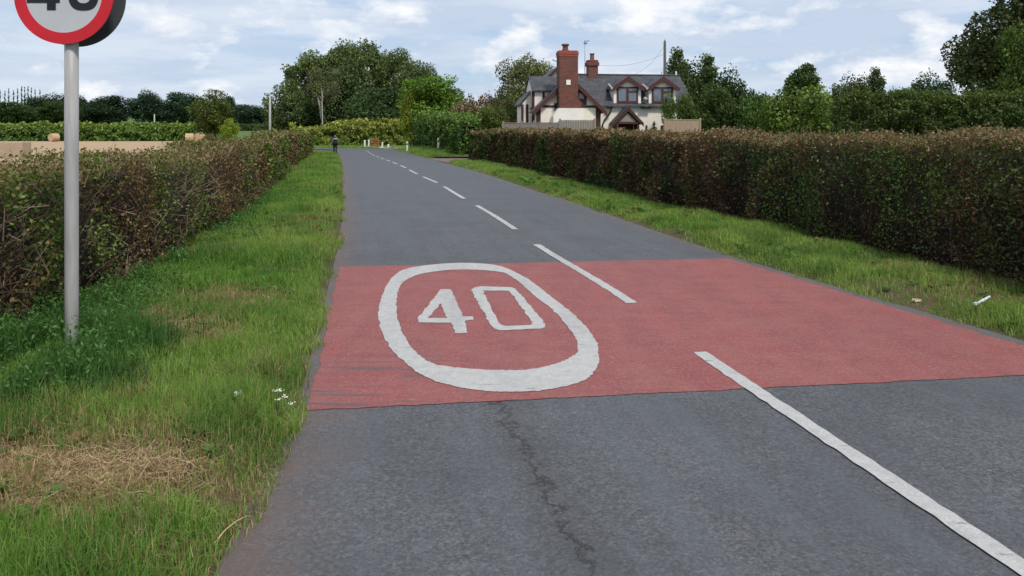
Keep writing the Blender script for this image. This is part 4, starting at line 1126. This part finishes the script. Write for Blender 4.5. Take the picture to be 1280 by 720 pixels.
# dormers
def dormer(xc):
    y0 = -.04; hw = .88; zs = 3.60 + zc; ze = 4.62 + zc; zp = 5.22 + zc
    d = MB().prism([(xc - hw, y0, zs - .05), (xc + hw, y0, zs - .05), (xc + hw, y0, ze), (xc, y0, zp - .1), (xc - hw, y0, ze)], (0, 2.2, 0)).build('dormer', M['render2'], house)
    mb = MB(); s = (zp - ze) / hw
    for sg in (-1, 1):
        xe = xc + sg*(hw + .18); zz = ze - s*.18
        mb.prism([(xc, y0 - .22, zp - .02), (xe, y0 - .22, zz - .02), (xe, y0 - .22, zz + .07), (xc, y0 - .22, zp + .07)], (0, 2.4, 0))
    mb.build('dormer_roof', M['slate'], d)
    mb = MB()
    for sg in (-1, 1):
        xe = xc + sg*(hw + .2); zz = ze - s*.2
        mb.prism([(xc, y0 - .255, zp - .20), (xe - sg*.1, y0 - .255, zz - .14), (xe, y0 - .255, zz - .02), (xe, y0 - .255, zz + .08), (xc, y0 - .255, zp + .085)], (0, .032, 0))
    mb.build('bargeboard', M['redwood'], d)
    fx0, fx1, fz0, fz1 = xc - .68, xc + .68, zs + .02, ze + .02
    mb = MB()
    mb.box(fx0, fx1, y0 - .07, y0 + .0, fz0, fz0 + .12); mb.box(fx0, fx1, y0 - .07, y0, fz1 - .1, fz1)
    mb.box(fx0, fx0 + .1, y0 - .068, y0, fz0 + .12, fz1 - .1); mb.box(fx1 - .1, fx1, y0 - .068, y0, fz0 + .12, fz1 - .1); mb.box(xc - .07, xc + .07, y0 - .068, y0, fz0 + .12, fz1 - .1)
    mb.box(xc + .07, fx1 - .1, y0 - .066, y0, fz1 - .36, fz1 - .26)
    mb.build('window_frame', M['redwood'], d)
    MB().box(fx0 + .1, xc - .07, y0 - .03, y0 - .005, fz0 + .12, fz1 - .1).build('pane', M['glass'], d)
    MB().box(xc + .07, fx1 - .1, y0 - .031, y0 - .005, fz0 + .12, fz1 - .36).build('pane', M['glass'], d)
    MB().box(xc + .07, fx1 - .1, y0 - .032, y0 - .005, fz1 - .26, fz1 - .1).build('pane', M['glass'], d)
    mb = MB(); mb.bar((xc - hw - .2, y0 - .2, ze - .06), (xc - hw + .05, 1.4, 4.9 + zc), .10, .05)
    mb.bar((xc - hw - .14, y0 - .27, ze - .12), (xc - hw - .24, y0 - .27, ze - .05), .05, .16)
    mb.build('flashing', M['lead'], d)
dormer(1.39); dormer(3.66)
for ga, gb, gr_ in ((.0, .36, .07), (2.2, 2.85, .08), (4.75, LA + .1, .07)):
    MB().tube([(ga, -.31, zE - .2), (gb, -.31, zE - .2)], gr_, 8).build('gutter', M['black'], house)
MB().tube([(.3, -.3, zE - .22), (.22, -.2, zE - .6), (-.1, -.12, zE - 1.0), (-.22, -.1, zE - 1.3), (-.24, -.1, 0)], .05, 8).build('downpipe', M['black'], house)
MB().ball((2.5, -.2, zE + .32), .14, 2).build('roof_vent', M['lead'], house)
# porch
pc = 1.17
po = MB(); zpe, zpa = 2.32 + zc, 3.30 + zc
for sg in (-1, 1):
    xe = pc + sg*.95
    po.prism([(pc, -1.0, zpa - .06), (xe, -1.0, zpe - .06), (xe, -1.0, zpe + .03), (pc, -1.0, zpa + .05)], (0, .98, 0))
porch = po.build('porch', M['slate'], house)
mb = MB()
for sg in (-1, 1):
    mb.prism([(pc, -1.04, zpa - .22), (pc + sg*.98, -1.04, zpe - .2), (pc + sg*.98, -1.04, zpe + .035), (pc, -1.04, zpa + .06)], (0, .036, 0))
mb.build('bargeboard', M['timber'], porch)
mb = MB()
for sg in (-1, 1): mb.box(pc + sg*.66 - .06, pc + sg*.66 + .06, -.95, -.83, 0, 2.3 + zc)
mb.box(pc - .72, pc + .72, -.945, -.835, 2.3 + zc, 2.42 + zc); mb.build('post', M['redwood'], porch)
MB().prism([(pc - .55, -.9, 2.43 + zc), (pc + .55, -.9, 2.43 + zc), (pc, -.9, 2.98 + zc)], (0, .04, 0)).build('porch_gable', M['fencegrey'], porch)
MB().box(pc - .6, pc + .6, -.05, .02, .02, 2.3 + zc).build('door', M['timber'], house)
for sg in (-1, 1): MB().box(pc + sg*.68 - .03, pc + sg*.68 + .03, -.82, -.06, 0, 2.29 + zc).build('porch_side', M['redwood'], porch)
mb = MB()
ox = 3.13
mb.bar((ox, -.05, 1.5), (ox, -.05, 2.55), .06, .05); mb.bar((ox - .17, -.06, 2.15), (ox + .17, -.06, 2.15), .05, .05); mb.bar((ox - .1, -.06, 2.4), (ox + .1, -.06, 2.4), .05, .05); mb.ball((ox, -.08, 1.95), .13, 1)
mb.build('wall_ornament', M['black'], house)
for dx in (-.5, .5):
    MB().bar((ox + dx, -.05, 1.75), (ox + dx, -.05, 2.3), .1, .06).bar((ox + dx - .1, -.055, 1.95), (ox + dx + .1, -.055, 1.95), .08, .05).build('wall_ornament', M['black'], house)

# fences
def panel_fence(px0, px1, Y0, Y1, ztop, label, mat, np_=2):
    a, b = Vector(((px0-640)/F*Y0, Y0, 0)), Vector(((px1-640)/F*Y1, Y1, 0)); d = (b - a); Ln = d.length; rz_ = math.atan2(d.y, d.x)
    z0 = float(T(a.x, a.y)); H = ztop - z0
    r = empty('fence', (a.x, a.y, z0), rz_, label, 'fence')
    mb = MB(); nb = max(4, int(Ln / .13))
    for k in range(nb):
        x0 = k*Ln/nb; mb.box(x0 + .004, x0 + Ln/nb - .004, -.012, .012, .05, H - .05 - random.uniform(0, .012))
    mb.build('panel', mat, r)
    MB().box(0, Ln, -.03, .03, H - .045, H).build('rail', mat, r)
    for k in range(np_ + 1):
        x = k*Ln/np_; MB().box(x - .05, x + .05, -.052, .052, 0, H + .08, .01).build('post', mat, r)
panel_fence(629, 699, 46.6, 45.6, EYE + 14*.046, 'weathered grey wooden fence left below the cottage gable', M['fencegrey'], 3)
panel_fence(700, 743, 45.2, 44.8, EYE + 17*.045, 'slightly taller grey brown fence panel below the cottage chimney', M['fencegrey'], 1)
panel_fence(831, 875, 46, 46.6, EYE + 18*.046, 'pale new wooden fence panel right of the cottage porch', M['fence'], 1)

# ------------------------------------------------------------------ poles and cables
def pole(px, ytop, Y, r0, mat, label, arm=False):
    X = (px - 640)/F*Y; z0 = float(T(X, Y)); H = EYE + (HZ - ytop)/F*Y - z0
    o = empty('utility_pole', (X, Y, z0), 0, label, 'pole')
    MB().tube([(0, 0, -.5), (0, 0, H*.5), (0, 0, H)], [r0*1.2, r0, r0*.8], 12).build('shaft', mat, o)
    mb = MB()
    if arm: mb.bar((-.5, -.14, H - .5), (.5, -.14, H - .5), .09, .11)
    mb.lathe([(.05, 0), (.07, .06), (.05, .12), (.02, .16)], 8, (0, 0, H)); mb.build('insulator', M['metal'], o)
    return Vector((X, Y, z0 + H))
pa = pole(337.5, 118, 96, .14, M['palepole'], 'pale grey utility pole beside the end of the left hedge')
pb = pole(831, 52, 60, .12, M['pole'], 'dark wooden utility pole behind the cottage roof')
pc_ = pole(193, 143, 200, .18, M['palepole'], 'tiny pale pole in front of the far tree line')
mw = house.matrix_world
def hw(x, y, z): 
    c, s = math.cos(TH), math.sin(TH); return Vector((HO.x + c*x - s*y, HO.y + s*x + c*y, HO.z + z))
for tgt, dz, lab in ((hw(2.6, RUN, zR + .1), .25, 'upper overhead cable from the dark wooden pole to the cottage roof'), (hw(.10, RUN, 6.2 + zc), .9, 'lower overhead cable from the dark wooden pole to the small chimney')):
    a = pb - Vector((0, 0, dz)); pts = [a.lerp(tgt, t) - Vector((0, 0, .35*4*t*(1-t))) for t in np.linspace(0, 1, 14)]
    o = MB().tube(pts, .008, 6).build('overhead_cable', M['black']); tag(o, lab, 'cable', 'cables to the cottage')

# ------------------------------------------------------------------ straw bales and stack
def bale(px, ybase, Y, r, w, rot, label):
    X = (px-640)/F*Y; z0 = float(T(X, Y)) + .03
    o = empty('straw_bale', (X, Y, z0), rot, label, 'straw bale', 'round straw bales on the stubble')
    mb = MB(); n = 28
    prof = [(0, .0), (.35, .0), (.7, .005), (.95, .0), (1, .06), (1, .5), (1, .94), (.95, 1), (.7, .995), (0.35, 1), (0, 1)]
    rings = []
    for rr, t in prof[1:-1]:
        rings.append([mb.bm.verts.new((-w/2 + w*t, r*rr*math.cos(2*math.pi*k/n)*random.uniform(.94, 1.05), r + r*rr*math.sin(2*math.pi*k/n)*random.uniform(.94, 1.02))) for k in range(n)])
    for a, b in zip(rings, rings[1:]):
        for k in range(n): mb.bm.faces.new((a[k], a[(k+1) % n], b[(k+1) % n], b[k]))
    mb.bm.faces.new(rings[0]); mb.bm.faces.new(rings[-1][::-1])
    mb.build('roll', M['straw'], o)
    mb = MB()
    for t in (.2, .4, .6, .8):
        mb.tube([(-w/2 + w*t, (r+.006)*math.cos(2*math.pi*k/24), r + (r+.006)*math.sin(2*math.pi*k/24)) for k in range(25)], .009, 4, False)
    mb.build('twine', M['strawend'], o)
bale(67.5, 177, 143, .74, 1.3, 1.15, 'round straw bale alone, just left of the sign pole')
bale(237, 177, 138, .74, 1.3, .25, 'left round straw bale of the two near the lone field tree')
bale(250, 177, 142, .78, 1.3, 1.2, 'right round straw bale of the two, half hidden by a bush')
st = MB()
for k in range(4):
    st.box(-2.3*k - 2.28, -2.3*k, -.6, .6, 0, 1.16 + random.uniform(-.012, .012), .05)
so = st.build('straw_stack', M['strawend']); so.location = (-37.6, 62, float(T(-40, 62)))
tag(so, 'dull tan row of square straw bales at the left edge of the stubble', 'straw stack')

# ------------------------------------------------------------------ roadside posts, gate, stones
def marker(px, ybase, H, label):
    g = G(px, ybase); o = empty('marker_post', g, 0, label, 'post', 'white posts on the far verge')
    MB().box(-.07, .07, -.05, .05, -.1, H, .015).build('shaft', M['white'], o)
    MB().box(-.055, .055, -.056, -.049, H*.62, H*.8).build('reflector', M['black'], o)
def at_dist(px, Y, dz=0):
    X = (px-640)/F*Y; return Vector((X, Y, float(T(X, Y)) + dz))
for px, Y, H, w, lab in ((456, 112, .95, .22, 'left white gatepost at the end of the road'), (461, 112.3, .95, .2, 'right white gatepost next to the orange brown gate'),
                      (478, 108, .7, .2, 'short white stone post right of the gate'), (485.5, 106.5, .45, .24, 'small pale boundary post right of the short white stone post')):
    p = at_dist(px, Y); o = empty('gatepost', p, 0, lab, 'post', 'white posts at the gate')
    MB().box(-w/2, w/2, -w/2, w/2, -.1, H, .02).build('shaft', M['white'], o)
    MB().lathe([(w*.62, 0), (w*.5, .05), (.02, .12)], 12, (0, 0, H)).build('cap', M['white'], o)
p = at_dist(464.5, 112.6); o = empty('gate', p, 0, 'orange brown wooden gate beside the white gateposts', 'gate')
mb = MB()
for k in range(5): mb.box(-.05, .95, -.02, .02, .15 + k*.24, .27 + k*.24)
mb.build('bars', M['gateorange'], o)
MB().box(-.13, -.05, -.05, .05, 0, 1.4).build('post', M['gateorange'], o); MB().box(.95, 1.05, -.05, .05, 0, 1.4).build('post', M['gateorange'], o)
mb = MB()
for px, Y, H, lab in ((509, 83.5, 1.15, 'slim white marker post on the verge at the near side of the round tree'), (548, 70.5, 1.1, 'slim white marker post on the bank in front of the garden hedge')):
    p = at_dist(px, Y, .0); o = empty('marker_post', p, 0, lab, 'post', 'white marker posts')
    MB().box(-.08, .08, -.05, .05, -.1, H, .015).build('shaft', M['white'], o)
    MB().box(-.065, .065, -.056, -.049, H*.68, H*.8).build('reflector', M['black'], o)
for k, (px, Y, r) in enumerate(((477, 103.6, .26), (481, 103, .2), (486, 102.4, .24), (490, 101.6, .2))):
    p = at_dist(px, Y); o = MB().ball((0, 0, r*.35), r, 2, .03, (1.2, 1, .6)).build('stone', M['stone']); o.location = p
    tag(o, 'pale edging stone in the short row at the verge corner', 'stone', 'pale edging stones at the verge corner')

# ------------------------------------------------------------------ small things on the verges
g = G(1230, 398)
o = MB().tube([(-.07, -.01, .15), (0, 0, .165), (.10, .012, .185)], [.013, .014, .010], 10).box(-.095, -.065, -.015, .015, .137, .163, .004).build('litter', M['plastic'])
o.location = (g.x, g.y, 0); o.rotation_euler = (0, -.12, .25); tag(o, 'pale plastic stick of litter lying in the right verge grass', 'litter')
g = G(1146, 382)
o = MB().ball((0, 0, .05), .035, 2, .008, (1.4, .8, .5)).build('litter', M['litter']); o.location = (g.x, g.y, 0); tag(o, 'small orange and white scrap at the right edge of the tarmac', 'litter')
g = G(297, 527)
mb = MB()
for k in range(4):
    a = random.uniform(0, 6.28); mb.prism([(.02*math.cos(a), .02*math.sin(a), .15), (.035*math.cos(a+.9), .035*math.sin(a+.9), .165), (.01, .035, .175), (-.02, .0, .17)], (0, .002, .003))
o = mb.build('litter', M['white']); o.location = (g.x, g.y, 0); tag(o, 'crumpled white paper scrap in the left verge grass', 'litter')
# yarrow
g = G(357, 532)
o = empty('wildflower', (g.x - .05, g.y, 0), 0, 'white flowering weed at the left edge of the tarmac by the red band', 'flower')
M['petal'] = pmat('white_petal', (.75, .75, .68), (.6, .6, .5), 20, .8, .1)
ms = MB()
for k in range(5):
    a = random.uniform(0, 6.28); rr = random.uniform(.02, .09); h = random.uniform(.13, .22); e = Vector((rr*math.cos(a) + .03, rr*math.sin(a), h))
    ms.tube([(0, 0, 0), e*.5 + Vector((0, 0, .02)), e], [.003, .0025, .002], 5)
    mf = MB()
    for j in range(6):
        mf.ball(e + Vector((random.uniform(-.022, .022), random.uniform(-.022, .022), random.uniform(0, .012))), random.uniform(.0035, .006), 1, 0, (1, 1, .6))
    mf.ball(e, .010, 1, 0, (1, 1, .3)); mf.build('flower_head', M['petal'], o)
M['stem'] = pmat('green_stem', (.09, .14, .04), (.06, .09, .03), 8, .8, .1)
ms.build('stem', M['stem'], o)
# fallen dry stalk across the tarmac edge
a, b = G(268, 695), G(318, 655)
o = MB().tube([(a.x, a.y, .05), (a.x*.72+b.x*.28, a.y*.72+b.y*.28 - .02, .075), (a.x*.45+b.x*.55, a.y*.45+b.y*.55 - .02, .078), (a.x*.2+b.x*.8, a.y*.2+b.y*.8, .06), (b.x, b.y, .03)], [.003, .0028, .0025, .002, .0015], 6).build('dry_stalk', M['straw']); tag(o, 'long pale dead grass stalk hanging over the near left tarmac edge', 'stalk')

# nettles round the pole and along the foot of the left hedge
def nettles(n, cen, seed=77, name='nettles'):
    rng = np.random.default_rng(seed); Vs, Cs, Qs, S = [], [], [], 0
    P0, out, size, C = [], [], [], []
    for i in range(n):
        c = cen[rng.integers(len(cen))]; r = abs(rng.normal(0, .6)) * c[2]; a = rng.uniform(0, 6.28)
        x, y = c[0] + r*math.cos(a)*1.4, c[1] + r*math.sin(a)
        if x > float(EL(y)) - .5 or (abs(x + 3.2) < .2 and y < 6.0): continue
        h = c[3] * rng.uniform(.5, 1.1); ln = rng.normal(0, .12, 2)
        m = int(h / .016) + 3
        t = np.linspace(.15, 1, m)
        base = np.stack([x + ln[0]*t*h + rng.normal(0, .035, m)*(1.2 - t*.6), y + ln[1]*t*h + rng.normal(0, .035, m)*(1.2 - t*.6), .04 + t*h], -1)
        P0.append(base); size.append(rng.uniform(.025, .055, m) * (1.15 - .4*t)); 
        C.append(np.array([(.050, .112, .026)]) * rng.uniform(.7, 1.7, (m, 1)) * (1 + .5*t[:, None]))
    P0, size, C = np.concatenate(P0), np.concatenate(size), np.concatenate(C)
    up = np.tile([0, 0, 1.], (len(P0), 1))
    V, q = cards(P0, size * 1.2, rng, up, .5, .36)
    o = link(name, arrmesh(name, V, np.full(len(P0), 4), q, np.repeat(C, 4, 0)), M['grass']); tag(o, kind='stuff')
cen = []
for px, py, r, h in ((25, 490, .35, .40), (55, 470, .25, .38), (128, 440, .22, .28), (0, 500, .4, .40), (155, 452, .22, .20), (-20, 520, .4, .36), (20, 505, .3, .24), (-40, 470, .5, .4), (50, 450, .3, .28), (100, 482, .2, .07),
                     (150, 400, .4, .3), (220, 345, .4, .3), (285, 310, .35, .25), (180, 370, .4, .3), (60, 420, .4, .35), (110, 415, .35, .35), (260, 300, .4, .3), (290, 290, .3, .3)):
    g = G(px, py); cen.append((g.x, g.y, r, h))
foot = cen[6:]
for yy in np.arange(5.5, 22, .55): foot.append((float(HL(yy)) + .12, float(yy), .34, .16 + .16 * random.random()))
nettles(950, cen[:8], 78); nettles(1900, foot)
# long blades mixed in round the pole
n = 17000; k = RNG.integers(0, 8, n); CC = np.array(cen)
X = CC[k, 0] + RNG.normal(0, .6, n)*CC[k, 2]*1.5; Y = CC[k, 1] + RNG.normal(0, .6, n)*CC[k, 2]
ok = ~((np.abs(X + 3.2) < .2) & (Y < 6.0)); X, Y = X[ok], Y[ok]; n = len(X)
C = np.array([[.066, .150, .034]]) * RNG.uniform(.6, 1.6, (n, 1))
blades('tall_grass', X, Y, T(X, Y) + .03, RNG.uniform(.16, .42, n), RNG.uniform(.004, .007, n), C, lean=.4)

# ------------------------------------------------------------------ walker
def skin_mesh(name, verts, edges, rads, mat, parent, root=0, sub=2):
    me = bpy.data.meshes.new(name); me.from_pydata(verts, edges, []); me.update()
    o = link(name, me, mat, parent)
    md = o.modifiers.new('Skin', 'SKIN'); md.use_smooth_shade = True
    for i, r in enumerate(rads):
        sv = me.skin_vertices[0].data[i]; sv.radius = (r, r) if not isinstance(r, tuple) else r; sv.use_root = (i == root)
    s = o.modifiers.new('Sub', 'SUBSURF'); s.levels = sub; s.render_levels = sub
    return o
wg = G(419, 193.3)
walker = empty('person', wg, R(12), 'distant walker in grey jacket and dark trousers at the left road edge', 'person')
K = 1.72 / 1.75
bv = [(0,0,.98),(0,.0,1.18),(0,.01,1.38),(0,.02,1.50),(0,.03,1.60),(0,.035,1.70),
      (-.19,.01,1.42),(-.25,-.03,1.14),(-.24,.06,.90),(-.235,.10,.80),(.19,.01,1.42),(.25,.04,1.14),(.24,.16,.93),(.235,.19,.84),
      (-.10,.0,.92),(-.11,.09,.50),(-.11,-.02,.10),(-.11,.14,.04),(.10,.0,.92),(.11,-.02,.50),(.11,-.24,.12),(.11,-.12,.03)]
be = [(0,1),(1,2),(2,3),(3,4),(4,5),(2,6),(6,7),(7,8),(8,9),(2,10),(10,11),(11,12),(12,13),(0,14),(14,15),(15,16),(16,17),(0,18),(18,19),(19,20),(20,21)]
brd = [.14,.13,.15,.055,.085,.075,.06,.04,.03,.035,.06,.04,.03,.035,.085,.055,.04,.035,.085,.055,.04,.035]
skin_mesh('body', bv, be, brd, M['skin'], walker)
skin_mesh('jacket', [bv[i] for i in (0,1,2,6,7,8,10,11,12)], [(0,1),(1,2),(2,3),(3,4),(4,5),(2,6),(6,7),(7,8)], [.185,.175,.175,.085,.07,.055,.085,.07,.055], M['jacket'], walker)
skin_mesh('trousers', [bv[i] for i in (0,14,15,16,18,19,20)], [(0,1),(1,2),(2,3),(0,4),(4,5),(5,6)], [.165,.115,.085,.07,.115,.085,.07], M['trousers'], walker)
MB().ball((0, .02, 1.665), .125, 2, 0, (.9, 1, 1.05)).build('hat', M['jacket'], walker, True)
for bx, by in ((-.11, .08), (.11, -.19)): MB().box(bx - .05, bx + .05, by - .11, by + .15, 0, .1, .03).build('shoe', M['pack'], walker)
bp = MB().box(-.17, .17, -.30, -.11, .98, 1.42, .06).box(-.13, .13, -.36, -.30, 1.0, 1.2, .025).build('backpack', M['pack']); bp.location = wg; bp.rotation_euler = (0, 0, R(12))
tag(bp, 'black backpack on the back of the distant walker', 'backpack')

# ------------------------------------------------------------------ camera, light, sky
cam = bpy.data.objects.new('camera', bpy.data.cameras.new('camera')); COL.objects.link(cam)
cam.location = (0, 0, EYE); cam.rotation_euler = (R(90), 0, 0)
cam.data.lens = 36 * F / 1280; cam.data.sensor_width = 36; cam.data.sensor_fit = 'HORIZONTAL'
cam.data.shift_y = (HZ - 360) / 1280
cam.data.clip_start = .1; cam.data.clip_end = 6000
SC.camera = cam

SUN_EL, SUN_AZ = 54, 150      # azimuth clockwise from straight ahead: behind the viewer's right shoulder
sd = bpy.data.lights.new('sun', 'SUN'); sd.energy = 2.7; sd.angle = R(9); sd.color = (1, .95, .87)
so = bpy.data.objects.new('sun', sd); COL.objects.link(so)
v = Vector((math.sin(R(SUN_AZ))*math.cos(R(SUN_EL)), math.cos(R(SUN_AZ))*math.cos(R(SUN_EL)), math.sin(R(SUN_EL))))
so.rotation_euler = v.to_track_quat('Z', 'Y').to_euler(); so.location = (0, 0, 30)

wd = bpy.data.worlds.new('World'); SC.world = wd; wd.use_nodes = True
class WT(NT):
    def __init__(s, tree): s.t = tree
wt = wd.node_tree; wt.nodes.clear(); w = WT(wt)
out = wt.nodes.new('ShaderNodeOutputWorld'); bg = wt.nodes.new('ShaderNodeBackground')
sky = w.n('ShaderNodeTexSky', sky_type='NISHITA', sun_disc=False); sky.sun_elevation = R(SUN_EL); sky.sun_rotation = R(SUN_AZ)
sky.air_density = 1.0; sky.dust_density = 1.0; sky.ozone_density = 1.5
tc = w.n('ShaderNodeTexCoord'); sp = w.n('ShaderNodeSeparateXYZ'); w.l(tc.outputs['Generated'], sp.inputs[0])
zc_ = w.math('MAXIMUM', sp.outputs[2], 0.)
den = w.math('ADD', zc_, .10)
cb = w.n('ShaderNodeCombineXYZ'); w.l(w.math('DIVIDE', sp.outputs[0], den), cb.inputs[0]); w.l(w.math('DIVIDE', sp.outputs[1], den), cb.inputs[1])
n1 = w.noise(cb.outputs[0], .95, 9, .6)
mp = w.n('ShaderNodeMapping'); mp.inputs['Scale'].default_value = (7.0, 7.0, 15); mp.inputs['Location'].default_value = (1.3, .2, .55); w.l(tc.outputs['Generated'], mp.inputs[0])
n2 = w.noise(mp.outputs[0], 1.5, 7, .58)
mp3 = w.n('ShaderNodeMapping'); mp3.inputs['Scale'].default_value = (3.5, 3.5, 22); mp3.inputs['Location'].default_value = (4.3, .2, .1); w.l(tc.outputs['Generated'], mp3.inputs[0])
n3 = w.noise(mp3.outputs[0], 1.3, 6, .55)
cov = w.ramp(n1, [(.30, 0.), (.52, 1.)])
S = 10.0   # the Background strength is 0.1
grey = (.545*S, .63*S, .765*S); bright = (.92*S, .93*S, .95*S); blue = (.40*S, .60*S, .88*S)
skyc = w.mix(.55, sky.outputs[0], blue)
c = w.mix(w.math('MULTIPLY', cov, .9), skyc, grey)
c = w.mix(w.ramp(n3, [(.46, 0.), (.62, .7)]), c, (.70*S, .765*S, .86*S))
c = w.mix(w.ramp(n2, [(.51, 0.), (.67, .95)]), c, bright)
w.l(c, bg.inputs[0]); bg.inputs[1].default_value = .1
w.l(bg.outputs[0], out.inputs[0])

vs = SC.view_settings; SC.display_settings.display_device = 'sRGB'
vs.view_transform = 'Standard'; vs.look = 'None'; vs.exposure = .12; vs.gamma = 1; vs.use_curve_mapping = False
SC.render.engine = 'CYCLES'
SC.cycles.max_bounces = 5; SC.cycles.diffuse_bounces = 3; SC.cycles.transmission_bounces = 3; SC.cycles.transparent_max_bounces = 4
SC.cycles.use_denoising = True
SC.render.resolution_x, SC.render.resolution_y = 1024, 576
